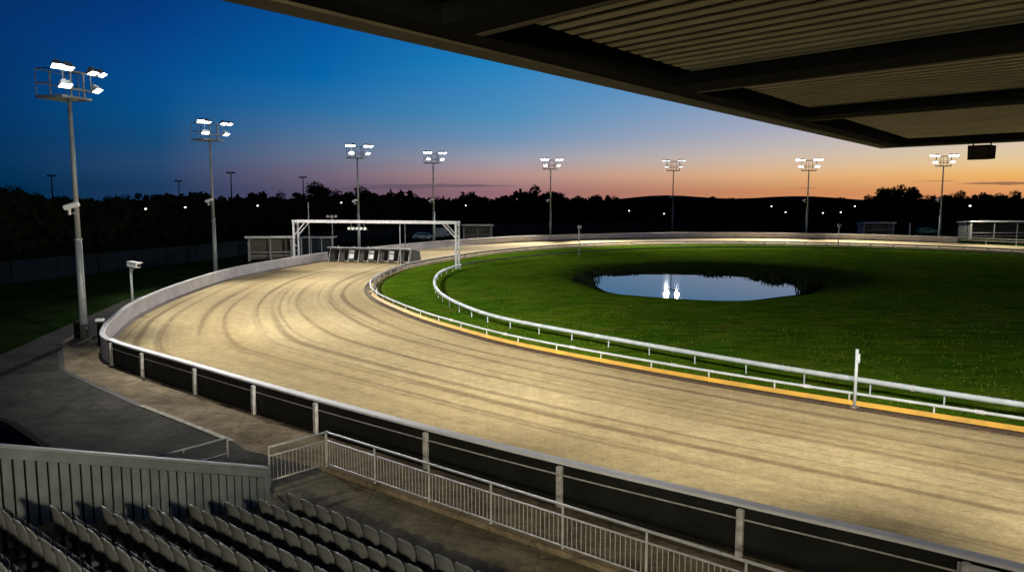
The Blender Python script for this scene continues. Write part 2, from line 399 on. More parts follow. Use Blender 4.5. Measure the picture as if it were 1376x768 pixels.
# --- sand track between the two loops
NA = 520; MC = 36
oo = resample(outer, True, sum((outer[i] - outer[i - 1]).length for i in range(len(outer))) / NA)
CC = Vector((30, 65, 0))
tv, tf, tuv = [], [], []
ths = [2 * PI * i / NA for i in range(NA)]
ro = [radius(outer, CC, t) for t in ths]; ri = [radius(inner, CC, t) - .02 for t in ths]
ulen = 0; us = []
for i in range(NA + 1):
    t = ths[i % NA]; us.append(ulen)
    a = CC + Vector((math.cos(t), math.sin(t), 0)) * (ro[i % NA] + ri[i % NA]) / 2
    t2 = ths[(i + 1) % NA]; b = CC + Vector((math.cos(t2), math.sin(t2), 0)) * (ro[(i + 1) % NA] + ri[(i + 1) % NA]) / 2
    ulen += (b - a).length
# inner/outer pairing by normal would be neater; pairing by bearing keeps the drag marks parallel to the rails
for i in range(NA + 1):
    t = ths[i % NA]
    for j in range(MC + 1):
        w = j / MC; r = ri[i % NA] * (1 - w) + ro[i % NA] * w
        h = .02 * math.sin(j * 2.1 + i * .05) * (1 if 0 < j < MC else 0)
        tv.append((CC.x + math.cos(t) * r, CC.y + math.sin(t) * r, .0 + h * .5)); tuv.append((us[i], w * 15.5))
for i in range(NA):
    for j in range(MC):
        a = i * (MC + 1) + j; tf.append((a, a + 1, a + MC + 2, a + MC + 1))
def uvmesh(name, v, f, uv, m, **k):
    me = bpy.data.meshes.new(name); me.from_pydata(v, [], f); l = me.uv_layers.new(name='UVMap')
    for p in me.polygons:
        p.use_smooth = True
        for li in p.loop_indices: l.data[li].uv = uv[me.loops[li].vertex_index]
    me.materials.append(M[m]); me.update()
    o = bpy.data.objects.new(name, me); C.objects.link(o); return tag(o, **k)
uvmesh('sand_track', tv, tf, tuv, 'sand', kind='structure')

# --- infield turf with the sunken pond basin
NT = 180
def pr(th):                             # waterline radius of the pond
    return 1.0 / math.sqrt((math.cos(th) / 9.6) ** 2 + (math.sin(th) / 10.8) ** 2) * (1 + .04 * math.sin(3 * th + 1) + .025 * math.sin(7 * th))
rings = [0, .5, .85, .95, 1.0, 1.06, 1.14, 1.22, 1.3, 1.4]
iv, iff, iuv = [], [], []; RIN = []
NR = len(rings) + 26
for i in range(NT):
    t = 2 * PI * i / NT; d = Vector((math.cos(t), math.sin(t), 0)); R = radius(inner, PC, t); p = pr(t); RIN.append(R)
    rs = [p * k for k in rings] + [p * 1.4 + (R - p * 1.4) * (k / 26) ** .8 for k in range(1, 27)]
    for k, r in enumerate(rs):
        q = r / p
        z = 0 if q >= 1.38 else -.95 if q < .85 else None
        if z is None:
            s = (q - .85) / .53; z = -.95 + .95 * (s * s * (3 - 2 * s))
        if q > 1.4: z = .05 * math.sin(r * .21 + t * 3) * min(1, (R - r) / 4)
        P = PC + d * r; iv.append((P.x, P.y, z)); iuv.append((t * 30, R - r))
for i in range(NT):
    j = (i + 1) % NT
    for k in range(NR - 1): iff.append((i * NR + k, i * NR + k + 1, j * NR + k + 1, j * NR + k))
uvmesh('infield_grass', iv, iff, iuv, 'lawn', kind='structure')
b = MB(); n = 96
b.add([(PC.x + math.cos(2 * PI * i / n) * pr(2 * PI * i / n) * 1.05, PC.y + math.sin(2 * PI * i / n) * pr(2 * PI * i / n) * 1.05, -.47) for i in range(n)], [tuple(range(n))])
b.build('pond_water', 'water').__setitem__('kind', 'structure')

# --- short uneven tufts standing out of the turf where it is seen from near
tf_ = MB(); rt = random.Random(31); cnt_ = 0
while cnt_ < 9000:
    x, y = rt.uniform(-11, 34), rt.uniform(14, 66)
    if _noise.noise(Vector((x * .35, y * .7, 3))) + .5 * _noise.noise(Vector((x * 1.3, y * 1.9, 8))) < rt.uniform(-.25, .45): continue
    if rt.random() > (26 / max(20, math.hypot(x, y))) ** 1.3: continue
    q = Vector((x, y, 0)) - PC; th_ = math.atan2(q.y, q.x); k_ = int((th_ % (2 * PI)) / (2 * PI) * NT) % NT
    rr_ = q.length
    if rr_ > RIN[k_] - .25 or rr_ < pr(th_) * 1.5: continue
    hh_ = rt.uniform(.04, .10); a_ = rt.uniform(0, PI); w_ = rt.uniform(.02, .05); lx_, ly_ = rt.gauss(0, .03), rt.gauss(0, .03)
    dx_, dy_ = math.cos(a_) * w_, math.sin(a_) * w_
    z_ = .05 * math.sin(rr_ * .21 + th_ * 3) * min(1, (RIN[k_] - rr_) / 4)
    tf_.add([(x - dx_, y - dy_, z_ - .01), (x + dx_, y + dy_, z_ - .01), (x + lx_, y + ly_, z_ + hh_)], [(0, 1, 2)])
    cnt_ += 1
tag(tf_.build('grass_tufts', 'tuft'), 'short green grass tufts across the near infield', 'grass', kind='stuff')

# --- outer ground, one sheet from the barrier to the horizon
gv, gf = [], []
GR = [0, 2, 6, 14, 30, 60, 120, 250, 500, 1000, 2500]
NG = 260
for i in range(NG):
    t = 2 * PI * i / NG; R = radius(outer, CC, t)
    for k, g in enumerate(GR): gv.append((CC.x + math.cos(t) * (R + g), CC.y + math.sin(t) * (R + g), -.012 if k < 9 else -.012))
for i in range(NG):
    j = (i + 1) % NG; m = len(GR)
    for k in range(m - 1): gf.append((i * m + k, i * m + k + 1, j * m + k + 1, j * m + k))
b = MB(); b.add(gv, gf); tag(b.build('ground', 'darkgrass'), kind='structure')

# ------------------------------------------------------------------ stand frame of reference
AZ = math.radians(-50.8)
U = Vector((math.sin(AZ), math.cos(AZ), 0))          # along the rows, away to the left
N = Vector((-U.y * -1, U.x * -1, 0))                  # towards the track
N = Vector((U.y, -U.x, 0))
P0 = at(395, 657, .85); P0.z = 0                      # left end of the front row
def st(u, d, z=0.0): return P0 + U * u - N * d + Vector((0, 0, z))   # d metres back from the front row
RZ = math.atan2(-N.x, N.y)                            # rotation that turns local +Y to N

# paving sheets
def sheet(name, pts, z, m, n=1):
    b = MB(); b.add([(p[0], p[1], z) for p in pts], [tuple(range(len(pts)))])
    return tag(b.build(name, m), kind='structure')
fence_out = offset(outer, -.10)
wl = sub(outer, (30, -4), (-24.2, 49.5))
edge = [p for p in offset(outer, -.14) if False]
wall_foot = [p for p in offset(wl, -.10, closed=False)]
asp = [at(190, 397), at(165, 404), at(110, 428), at(60, 450), at(0, 477), at(-160, 545)] + [st(16, 8), st(16, 30), st(-40, 30), st(-40, -2)]
wf = list(wall_foot)
poly = [p for p in wf] + [Vector((p.x, p.y, 0)) for p in asp]
sheet('asphalt_yard', poly, -.004, 'asphalt')
gl = [at(80, 462), at(84, 497), at(125, 516), at(190, 545), at(250, 568), at(310, 592)]
e2 = sub(outer, (30, -4), (-19.9, 37))
e2 = offset(e2, -.10, closed=False)
ap = list(e2) + [at(112, 440), gl[0], gl[1], gl[2], gl[3], gl[4], gl[5], at(330, 604)] + [st(1.0, -2.85), st(-30, -2.85)]
sheet('concrete_path', ap, .002, 'concrete')
g = MB(); g.sweep([Vector((p.x, p.y, 0)) for p in gl[:4]], [(-.11, .003), (.11, .003), (.11, .008), (-.11, .008)]); tag(g.build('gutter_channel', 'gutter'), kind='structure')
g = MB(); g.sweep([Vector((p.x, p.y, 0)) for p in gl[3:]], [(-.09, .003), (.09, .003), (.09, .03), (-.09, .03)]); tag(g.build('kerb_edge', 'kerbline'), kind='structure')
sheet('stand_walkway', [st(2.35, -2.75), st(-30, -2.75), st(-30, 1.0), st(2.35, 1.0)], .008, 'walk')

# ------------------------------------------------------------------ near board fence
KINK = (-18.6, 34.8)
nf = resample(sub(outer, (40, -12), KINK), False, .8)
f = thing('board_fence', 'long black board fence with white cap rail along the near track edge', 'fence', nf[-1])
z0 = -.02
MB().sweep(nf, [(-.06, z0), (.02, z0), (.02, 1.04), (-.06, 1.04)]).build('black_boards', 'black', f, world=True)
MB().sweep(nf, [(.025, z0), (.07, z0), (.07, 1.035), (.025, 1.035)]).build('track_face', 'white_dirty', f, world=True)
MB().sweep(nf, [(-.09, 1.045), (.20, 1.045), (.20, 1.10), (.18, 1.115), (-.07, 1.115), (-.09, 1.10)]).build('cap_rail', 'capwhite', f, world=True)
MB().sweep(nf, [(-.082, .76), (-.064, .76), (-.064, .79), (-.082, .79)]).build('outside_rail', 'postgrey', f, world=True)
dirs = []
for px, py in ((147, 491), (192, 506), (260, 530), (341, 556), (424, 583), (552, 636), (718, 700), (944, 800), (1262, 930)):
    p = at(px, py); i = min(range(len(nf)), key=lambda k: (nf[k] - p).length)
    a, c = nf[max(0, i - 1)], nf[min(len(nf) - 1, i + 1)]
    t = (c - a).normalized(); r = Vector((t.y, -t.x, 0))
    # foot of the perpendicular on the fence line
    q = a + t * (p - a).dot(t)
    rot = Matrix.Rotation(math.atan2(t.y, t.x), 4, 'Z')
    pb = MB(); pb.box(q - r * .165 + Vector((0, 0, .50)), (.15, .13, 1.04), rot, .02)
    pb.build('post', 'postgrey', f, world=True)

# pale panel fixed to the outside of the fence at the far right
pa = at(1268, 772, .8); ia = min(range(len(nf)), key=lambda k: (nf[k] - Vector((pa.x, pa.y, 0))).length)
seg = nf[max(0, ia - 3):ia + 1]
wpn = thing('white_panel', 'pale board fixed on the outer face of the black fence at bottom right', 'panel', seg[-1])
MB().sweep(seg, [(-.115, .12), (-.09, .12), (-.09, .99), (-.115, .99)]).build('board', 'white_dirty', wpn, world=True)
MB().sweep(seg, [(-.125, .993), (-.085, .993), (-.085, 1.02), (-.125, 1.02)]).build('top_edge', 'dark', wpn, world=True)

# ------------------------------------------------------------------ white barrier wall round the bend and the far side
w1 = resample(sub(outer, KINK, (-22.4, 93.3)), False, 1.0)
w2 = resample(sub(outer, (-21.6, 95.6), (75, 130)), False, 1.5)
def barrier(path, label, jointstep):
    w = thing('barrier_wall', label, 'wall', path[0])
    MB().sweep(path, [(-.08, -.03), (.08, -.03), (.08, 1.0), (-.08, 1.0)]).build('wall_panel', 'wallwhite', w, world=True)
    MB().sweep(path, [(-.12, 1.003), (.12, 1.003), (.12, 1.075), (.10, 1.095), (-.10, 1.095), (-.12, 1.075)]).build('coping', 'white_dirty', w, world=True)
    MB().sweep(path, [(.083, -.01), (.22, -.01), (.10, .16), (.083, .16)]).build('sand_board', 'brown', w, world=True)
    for i in range(2, len(path) - 1, jointstep):
        t = (path[i + 1] - path[i - 1]).normalized(); r = Vector((t.y, -t.x, 0))
        rot = Matrix.Rotation(math.atan2(t.y, t.x), 4, 'Z')
        MB().box(path[i] + r * .084 + Vector((0, 0, .5)), (.06, .012, .98), rot).build('joint_strip', 'wallwhite', w, world=True)
    return w
barrier(w1, 'pale concrete barrier wall curving round the left bend up to the starting traps', 4)
barrier(w2, 'pale concrete barrier wall round the far side, beyond the starting traps', 4)
r_end = resample(sub(outer, (75.4, 129.6), (95, 85)), False, 1.5)
rr = thing('end_rail', 'low two bar metal rail carrying on from the far barrier wall at right', 'rail', r_end[0])
for z in (.55, .95):
    MB().sweep(r_end, [(-.05, z), (.05, z), (.05, z + .12), (-.05, z + .12)]).build('bar', 'white_dirty', rr, world=True)
for i in range(0, len(r_end), 3): MB().box(r_end[i] + Vector((0, 0, .4)), (.1, .1, .84), None, .01).build('post', 'white_dirty', rr, world=True)

# ------------------------------------------------------------------ inner running rails
def rail_profile(z, rad, n=8): return [(rad * math.cos(2 * PI * i / n), z + rad * math.sin(2 * PI * i / n)) for i in range(n)]
inn = resample(inner, True, 1.0)
# split so that the pieces in the picture are one rail from off right round to the far right
railpath = resample(sub(inn, (42, 3.8), (76, 92)), False, .8)
RO = -.05                                # direction: loop runs the same way as 'outer', so the track lies to the left (-)
t = thing('inner_rail', 'thin white inside rail on short posts right along the inner edge of the sand track', 'rail', railpath[0])
ra_ = sub(railpath, (42, 3.8), (-12.2, 76)); rb_ = sub(railpath, (-12.2, 76), (76, 92))
ra_ = offset(ra_, -.22, closed=False); rb_ = offset(rb_, -.22, closed=False)
MB().sweep(ra_, rail_profile(.50, .055)).build('rail_tube', 'white', t, smooth=True, world=True)
MB().sweep(rb_, rail_profile(.50, .055)).build('far_rail_tube', 'postgrey', t, smooth=True, world=True)
for p in resample(ra_, False, 5.5)[1:-1]:
    k = min(range(len(ra_)), key=lambda q: (ra_[q] - p).length); d_ = (ra_[min(k + 1, len(ra_) - 1)] - ra_[max(k - 1, 0)]).normalized()
    MB().tube(ra_[k] - d_ * .14 + Vector((0, 0, .50)), ra_[k] + d_ * .14 + Vector((0, 0, .50)), .072, 8).build('joint_sleeve', 'white_dirty', t, world=True)
rp = resample(offset(railpath, -.22, closed=False), False, 2.75)
for i in range(0, min(100, len(rp))):
    MB().tube(rp[i] + Vector((0, 0, -.02)), rp[i] + Vector((0, 0, .47)), .03, 6).build('post', 'postgrey', t, world=True)
hp = offset(railpath, -.30, closed=False)
t2 = thing('hare_rail', 'low lure rail on the kerb beside the sand, with brown posts and a dark edge', 'rail', hp[0])
MB().sweep(offset(railpath, -.66, closed=False), [(-.04, -.03), (.05, -.03), (.05, .07), (-.04, .07)]).build('kerb_board', 'brown', t2, world=True)
MB().sweep(offset(railpath, -.46, closed=False), [(-.03, .02), (.03, .02), (.03, .07), (-.03, .07)]).build('lure_track', 'brown', t2, world=True)
hp2 = resample(hp, False, 2.75)
for i in range(min(100, len(hp2))):
    MB().box(hp2[i] + Vector((0, 0, .04)), (.10, .10, .16), None, .01).build('post', 'brown', t2, world=True)
yel = sub(hp, (42, 3.8), (-11.0, 59.5))
yc = thing('yellow_cover', 'bright yellow strip cover following the inside rail along the near track edge', 'rail cover', yel[0])
MB().sweep(yel, [(-.11, .11), (-.08, .09), (.10, .20), (.10, .235), (.07, .24)]).build('cover_strip', 'yellow', yc, world=True)
far = sub(offset(railpath, .12, closed=False), (-10.6, 59.9), (76, 92))
MB().sweep(far, [(-.05, .36), (.05, .36), (.05, .50), (-.05, .50)]).build('guard_beam', 'brown', t2, world=True)
MB().sweep(far, [(-.04, .12), (.04, .12), (.04, .20), (-.04, .20)]).build('lower_beam', 'brown', t2, world=True)
for p in resample(far, False, 3.2)[:60]: MB().box(p + Vector((0, 0, .22)), (.13, .13, .46), None, .01).build('guard_post', 'postgrey', t2, world=True)

R2 = [(42, 6.5), (30, 15.6), (17.44, 25.6), (14.2, 28.6), (10.7, 31.9), (5.94, 37.0), (0, 43.9), (-2.3, 47.9), (-4.6, 54), (-5.9, 59.6), (-6.65, 65.4), (-6.9, 72.6), (-6.0, 79.5), (-3.9, 85.4), (0, 91.6), (5.5, 98.5), (14, 106), (24, 111), (36, 112.5), (48, 110), (58, 105), (65, 96), (69, 85), (71, 70), (69, 52)]
r2 = smooth_loop(catmull(R2, False, .8), 0)
for _ in range(4): r2 = [r2[0]] + [(r2[i - 1] + r2[i] * 2 + r2[i + 1]) / 4 for i in range(1, len(r2) - 1)] + [r2[-1]]
t = thing('running_rail', 'thick white plastic running rail on thin white posts, standing on the infield grass', 'rail', r2[0])
PR2 = [(-.09, .43), (.0, .415), (.09, .43), (.12, .51), (.09, .60), (0, .62), (-.09, .60), (-.12, .51)]
r2a, r2b = sub(r2, (42, 6.5), (-5.6, 81)), sub(r2, (-5.6, 81), (69, 52))
MB().sweep(r2a, PR2).build('rail_top', 'white', t, smooth=True, world=True)
MB().sweep(r2b, [(o * .8, .43 + (z - .43) * .75) for o, z in PR2]).build('far_rail_top', 'brown', t, smooth=True, world=True)
r2n = len(resample(r2a, False, 2.6))
for i, p in enumerate(resample(r2a, False, 2.6) + resample(r2b, False, 3.6)[1:]):
    MB().tube(p + Vector((0, 0, -.06)), p + Vector((0, 0, .43)), .03, 7).build('post', 'white' if i < r2n else 'brown', t, world=True)
    if i % 2 and 0 < i < r2n - 1:
        k = min(range(len(r2)), key=lambda q: (r2[q] - p).length); k = min(max(k, 1), len(r2) - 2); d_ = (r2[k + 1] - r2[k - 1]).normalized()
        rj = [r2[k] + d_ * .9 - d_ * .05, r2[k] + d_ * .9 + d_ * .05]
        MB().sweep(rj, [(-.098, .42), (.0, .405), (.098, .42), (.13, .51), (.098, .61), (0, .63), (-.098, .61), (-.13, .51)]).build('rail_joint', 'postgrey', t, world=True)

# marker posts
def marker(px, py, hpx, label, D=None, head=True):
    p = at(px, py); h = hpx * p.y / F * 1.005
    m_ = thing('marker_post', label, 'post', p)
    r = .055 if p.y < 60 else .07
    MB().tube((0, 0, -.05), (0, 0, h), r, 10).build('pole', 'white', m_, smooth=True)
    MB().box((0, 0, .03), (.26, .26, .06), None, .01).build('foot_plate', 'white_dirty', m_)
    if head: MB().box((.06, -.02, h - .12 if p.y > 60 else h - .33), (.5 if p.y > 60 else .09, .3 if p.y > 60 else .09, .4 if p.y > 60 else .34), None, .03).build('head_box', 'white_dirty', m_)
    return m_
marker(1148, 548, 82, 'tall white winning post standing between the two inner rails at near right')
marker(778, 341, 37, 'white post with a small box head inside the far left rail')
marker(1126, 333, 31, 'white post with a small box head by the far right rail')

# ------------------------------------------------------------------ floodlight masts
def luminaire(parent, x, y, z, tilt, yaw, lens='lamp', size=.74):
    h = MB(); rot = Matrix.Rotation(yaw, 4, 'Z') @ Matrix.Rotation(tilt, 4, 'X')
    # housing: tapered box, open end faces local -Z/+Y after the tilt
    T = Matrix.Translation((x, y, z)) @ rot
    k = size
    a = [(-.5 * k, -.30 * k, -.10), (.5 * k, -.30 * k, -.10), (.5 * k, .30 * k, -.10), (-.5 * k, .30 * k, -.10), (-.34 * k, -.2 * k, .16), (.34 * k, -.2 * k, .16), (.34 * k, .2 * k, .16), (-.34 * k, .2 * k, .16)]
    h.hexa([T @ Vector(q) for q in a])
    h.box(T @ Vector((0, 0, .2)), (.2, .15, .12), rot)
    h.tube(T @ Vector((-.53 * k, 0, 0)), T @ Vector((.53 * k, 0, 0)), .03, 6)
    o = h.build('floodlight', 'galv', parent)
    l = MB(); X, Y_ = .46 * k, .265 * k; a = [(-X, -Y_, -.125), (X, -Y_, -.125), (X, Y_, -.125), (-X, Y_, -.125), (-X, -Y_, -.105), (X, -Y_, -.105), (X, Y_, -.105), (-X, Y_, -.105)]
    l.hexa([T @ Vector(q) for q in a]); l.build('lens', lens, o)
    return o
def make_mast(h, label, loc, rz, g=1.0):
    m_ = thing('floodlight_mast', label, 'floodlight', loc, rz, 'lit floodlight masts round the track')
    MB().tube((0, 0, -.1), (0, 0, h * .42), .21, 14, .17).build('lower_pole', 'galv', m_, smooth=True)
    MB().tube((0, 0, h * .42), (0, 0, h), .145, 14, .10).build('upper_pole', 'galv', m_, smooth=True)
    MB().tube((0, 0, h * .42 - .06), (0, 0, h * .42 + .06), .2, 14).build('collar', 'galv', m_)
    MB().box((.0, -.3, .45), (.5, .32, .9), None, .02).build('control_box', 'dark', m_)
    Z = lambda z: h + z * g
    p = MB()
    for y in (-1.35, -.35, .6): p.box((0, y * g, h), (2.3 * g, .09, .12))
    for x in (-1.11, 1.11): p.box((x * g, -.375 * g, h + .003), (.09, 2.04 * g, .13))
    for i in range(9): p.box(((-.95 + i * .24) * g, -.375 * g, h + .04), (.10 * g, 1.9 * g, .02))
    p.build('platform', 'galv', m_)
    c = MB()
    for z in (.85, 1.7):
        c.tube((-1.11 * g, -1.35 * g, Z(z)), (1.11 * g, -1.35 * g, Z(z)), .03, 6)
        for x in (-1.11, 1.11): c.tube((x * g, -1.35 * g, Z(z)), (x * g, -.3 * g, Z(z)), .03, 6)
    for x in (-1.11, 0, 1.11): c.tube((x * g, -1.35 * g, h), (x * g, -1.35 * g, Z(1.7)), .03, 6)
    for x in (-1.11, 1.11): c.tube((x * g, -.3 * g, h), (x * g, -.3 * g, Z(1.7)), .03, 6)
    c.build('guard_rail', 'galv', m_)
    b_ = MB()
    b_.box((0, .72 * g, Z(1.55)), (3.7 * g, .09, .1)); b_.box((0, .72 * g, Z(.5)), (2.9 * g, .09, .1))
    for x in (-.5, .5): b_.box((x * g, .665 * g, Z(.8)), (.08, .07, 1.6 * g))
    for x in (-1.75, 1.75): b_.box((x * .62 * g, .66 * g, Z(1.05)), (.05, .05, 1.0 * g))
    b_.build('light_bar', 'galv', m_)
    for x, yaw, ti in ((-1.7, .45, 34), (-.95, .15, 28), (1.0, -.2, 24), (1.75, -.45, 38)): luminaire(m_, x * g, .98 * g, Z(1.72), math.radians(ti + random.uniform(-5, 5)), yaw, 'lampdim' if g > 1.3 else 'lamp', .70 * g)
    for x, yaw, ti in ((-1.2, .3, 34), (1.25, -.3, 30)): luminaire(m_, x * g, .98 * g, Z(.66), math.radians(ti + random.uniform(-5, 5)), yaw, 'lampdim' if g > 1.3 else 'lamp', .74 * g)
    s = MB(); s.box((.35, .1, h * .53), (.5, .05, .05)); s.build('bracket', 'galv', m_)
    s = MB(); T = Matrix.Rotation(.5, 4, 'Z') @ Matrix.Rotation(.3, 4, 'X')
    s.box((.62, .3, h * .53 + .38), (.34, .75, .26), T, .04); s.box((.58, .12, h * .53 + .12), (.1, .1, .4)); s.build('horn_speaker', 'whitebox', m_)
    return m_
masts = [  # pixel of pole, top pixel, distance
    (93, 132, 41.0, 'nearest and tallest looking floodlight mast, at left beside the bend'),
    (282, 188, 75.0, 'lit floodlight mast behind the barrier wall, second from the left edge'),
    (480, 212, 103.5, 'lit floodlight mast seen through the middle of the white gantry'),
    (582, 219, 120.5, 'lit floodlight mast just inside the right leg of the white gantry'),
    (740, 227, 143.0, 'lit floodlight mast over the far bend, above the small box headed post'),
    (905, 229, 192.0, 'lit floodlight mast straight above and beyond the pond'),
    (1087, 229, 151.5, 'lit floodlight mast under the tip of the stand roof'),
    (1268, 223, 136.0, 'lit floodlight mast at far right, beside the hanging speaker'),
]
mast_obj = []; LIGHTS = []
def spot(p, target, power, size, blend=.5, col=(1, .97, .92), rad=.5):
    l = bpy.data.lights.new('floodlight_beam', 'SPOT'); l.energy = power; l.spot_size = math.radians(size); l.spot_blend = blend
    l.color = col; l.shadow_soft_size = rad
    o = bpy.data.objects.new('floodlight_beam', l); C.objects.link(o); o.location = p
    o.rotation_euler = (Vector(target) - Vector(p)).to_track_quat('-Z', 'Y').to_euler(); LIGHTS.append(o); return o
MIDC = Vector((30, 75, 0))
FACE = [(-8, 37), (-14, 66), (-8, 84), (0, 98), (12, 122), (32, 137), (50, 128), (64, 112)]
AIM = [(-10, 45), (-12, 66), (-8, 88), (0, 102), (9, 127), (34, 138), (54, 134), (70, 118)]
SPR = [9, 9, 9, 9, 11, 11, 11, 11]; CONE = [102, 92, 82, 80, 74, 44, 72, 72]
POW = [(14, 16), (21, 18), (10, 9), (22, 10), (66, 88), (92, 64), (86, 78), (15, 29)]
for k, (px, ty, D, lab) in enumerate(masts):
    x = (px - 688) / F * D / (math.cos(PITCH) - 0) if False else 0
    top = atd(px, ty, D); x = top.x; h = top.z
    aim = Vector((AIM[k][0], AIM[k][1], 0)); dv = Vector((FACE[k][0], FACE[k][1], 0)) - Vector((x, D, 0))
    rz = math.atan2(-dv.x, dv.y)
    base = D if k != 5 else D
    if k in (0,) : bx = at(112, 456).x; loc = Vector((top.x - .0, D, 0))
    loc = Vector((x, D, 0))
    o = make_mast(h, lab, loc, rz, (.84, .95, .92, .92, 1.0, 1.38, 1.2, 1.05)[k]); mast_obj.append(o)
    d = (aim - Vector((x, D, 0))).normalized(); s = Vector((d.y, -d.x, 0))
    hp_ = loc + d * 2.3 + Vector((0, 0, h + .9))
    tgt = aim
    for sg in (-1, 1):
        if k == 1 and sg > 0: spot(hp_, (-15, 92, .8), 15000, 74, 1.0)
        pw = POW[k][0 if sg > 0 else 1]
        spot(hp_ + s * sg * 1.3, tgt + s * sg * SPR[k], pw * 1000, CONE[k], 1.0)
# floodlights on the stand roof front light the near track
ROOFZ = H + 1.0
RKW = (0, 13, 4, 4, 5, 6, 7)
TIP = ((-10, 50, 22, 60), (-15, 44, 19, 60), (2, 36, 6.5, 60), (0, 62, 6, 50), (-8, 66, 23, 42), (6, 28, 12.5, 80))
st_x = (-5, 4); st_y = (16, 11); STANDP = (9.5, 7.0)
def edge_pt(px, py, z): return at(px, py, z)

# ------------------------------------------------------------------ grandstand canopy
RC = at(1187, 199, ROOFZ - .10)                       # front corner of the canopy
E0 = at(320, 0, ROOFZ - .10)
EN = (RC - E0); EN.z = 0; EN.normalize()              # along the end edge, towards the track
FD = at(1376, 190, ROOFZ - .10) - RC; FD.z = 0; FD.normalize()   # along the front edge, to the right
def rf(a, b, z): return Vector((RC.x, RC.y, 0)) + FD * a - EN * b + Vector((0, 0, z))  # a m right of the corner, b m back
DEPTH = (RC - E0).dot(EN) + 9.0; LEN = 46.0
gs = thing('grandstand_canopy', 'wide dark grandstand roof with slatted soffit reaching in from the upper right', 'roof', rf(20, DEPTH - 1, 0))
def rbox(b_, a0, a1, b0, b1, z0, z1):
    p = [rf(a0, b1, z0), rf(a1, b1, z0), rf(a1, b0, z0), rf(a0, b0, z0), rf(a0, b1, z1), rf(a1, b1, z1), rf(a1, b0, z1), rf(a0, b0, z1)]
    b_.hexa(p); return b_
ZS = ROOFZ - .03
rbox(MB(), -.02, LEN, -.02, DEPTH, ZS + .12, ZS + .22).build('roof_deck', 'gap_shade', gs, world=True)
def bpos(px, py): return (RC - at(px, py, ROOFZ - .10)).dot(EN)
bB, bC, bA = bpos(905, 130), bpos(1060, 166), bpos(600, 57)
slat = MB(); bb = .45
while bb < bA - .1:
    rbox(slat, .5, LEN, bb, bb + .10, ZS + .045, ZS + .056); bb += .165
slat.build('soffit_slats', 'soffit', gs, world=True)
rbox(MB(), .5, LEN, bA + .3, DEPTH - .3, ZS + .05, ZS + .1).build('rear_bay_shade', 'dark', gs, world=True)  # dark sheet standing in for the deep shadow of the rear bay
# perimeter channel: end edge and front edge
rbox(MB(), .0, .34, .0, DEPTH, ROOFZ - .085, ZS + .11).build('end_beam', 'dark', gs, world=True)
rbox(rbox(MB(), -.06, -.005, -.06, DEPTH, ROOFZ - .10, ZS + .25), -.06, .12, -.06, DEPTH, ROOFZ - .103, ROOFZ - .075).build('end_fascia', 'fascia', gs, world=True)
rbox(MB(), .345, LEN, .0, .36, ROOFZ - .085, ZS + .11).build('front_beam', 'dark', gs, world=True)
rbox(rbox(MB(), .0, LEN, -.06, -.005, ROOFZ - .101, ZS + .25), .125, LEN, -.05, .1, ROOFZ - .099, ROOFZ - .075).build('front_fascia', 'fascia', gs, world=True)
for pos, w in ((bC, .40), (bB, .42), (bA - .05, .28), (bA + 2.6, .6), (bA + 5.8, .6)):
    m_ = rbox(MB(), .345, LEN, pos, pos + w, ROOFZ - .085, ZS + .055)
    o = m_.build('purlin_beam', 'dark', gs, world=True)
    rbox(MB(), .345, LEN, pos - .06, pos - .003, ROOFZ - .089, ROOFZ - .05).build('flange', 'fascia', gs, world=True)
for a in (9, 24, 40): MB().tube(rf(a, DEPTH - 1, 0), rf(a, DEPTH - 1, ROOFZ), .2, 12).build('column', 'dark', gs, world=True)
rbox(MB(), 0, LEN, DEPTH - .2, DEPTH, -.0, ROOFZ + .1).build('rear_wall', 'screen', gs, world=True)

# hanging loudspeaker
sp0 = atd(1319.5, 206, RC.y * 1.0)
sc_ = (Vector((sp0.x, sp0.y, 0)) - RC); 
a_ = 3.0
best = None
for i in range(400):
    a_ = i * .05; q = rf(a_, .15, ROOFZ - .3); pr_ = project(q)
    if pr_ and (best is None or abs(pr_[0] - 1319) < best[0]): best = (abs(pr_[0] - 1319), a_)
a_ = best[1]; q = rf(a_, .18, 0); dist = q.y
ppm = F / dist
wz = 19 / ppm; ww = 25 / ppm
topz = H + (267 - 197) / ppm
hs = thing('hanging_loudspeaker', 'dark box loudspeaker hanging under the front edge of the stand roof', 'loudspeaker', Vector((q.x, q.y, topz - wz)), math.atan2(FD.y, FD.x))
v = [(-ww / 2, -.16, 0), (ww / 2, -.16, 0), (ww / 2, .16, .02), (-ww / 2, .16, .02), (-ww / 2, -.18, wz), (ww / 2, -.18, wz), (ww / 2, .18, wz), (-ww / 2, .18, wz)]
MB().hexa(v).build('case', 'speaker', hs)
MB().box((0, -.185, wz / 2 - .01), (ww * .9, .015, wz * .78), Matrix.Rotation(-.05, 4, 'X')).build('grille', 'grille', hs)
for x in (-ww * .42, ww * .42):
    MB().tube((x, 0, wz - .01), (x, 0, ROOFZ - .09 - topz + wz), .012, 6).build('hanger', 'dark', hs)

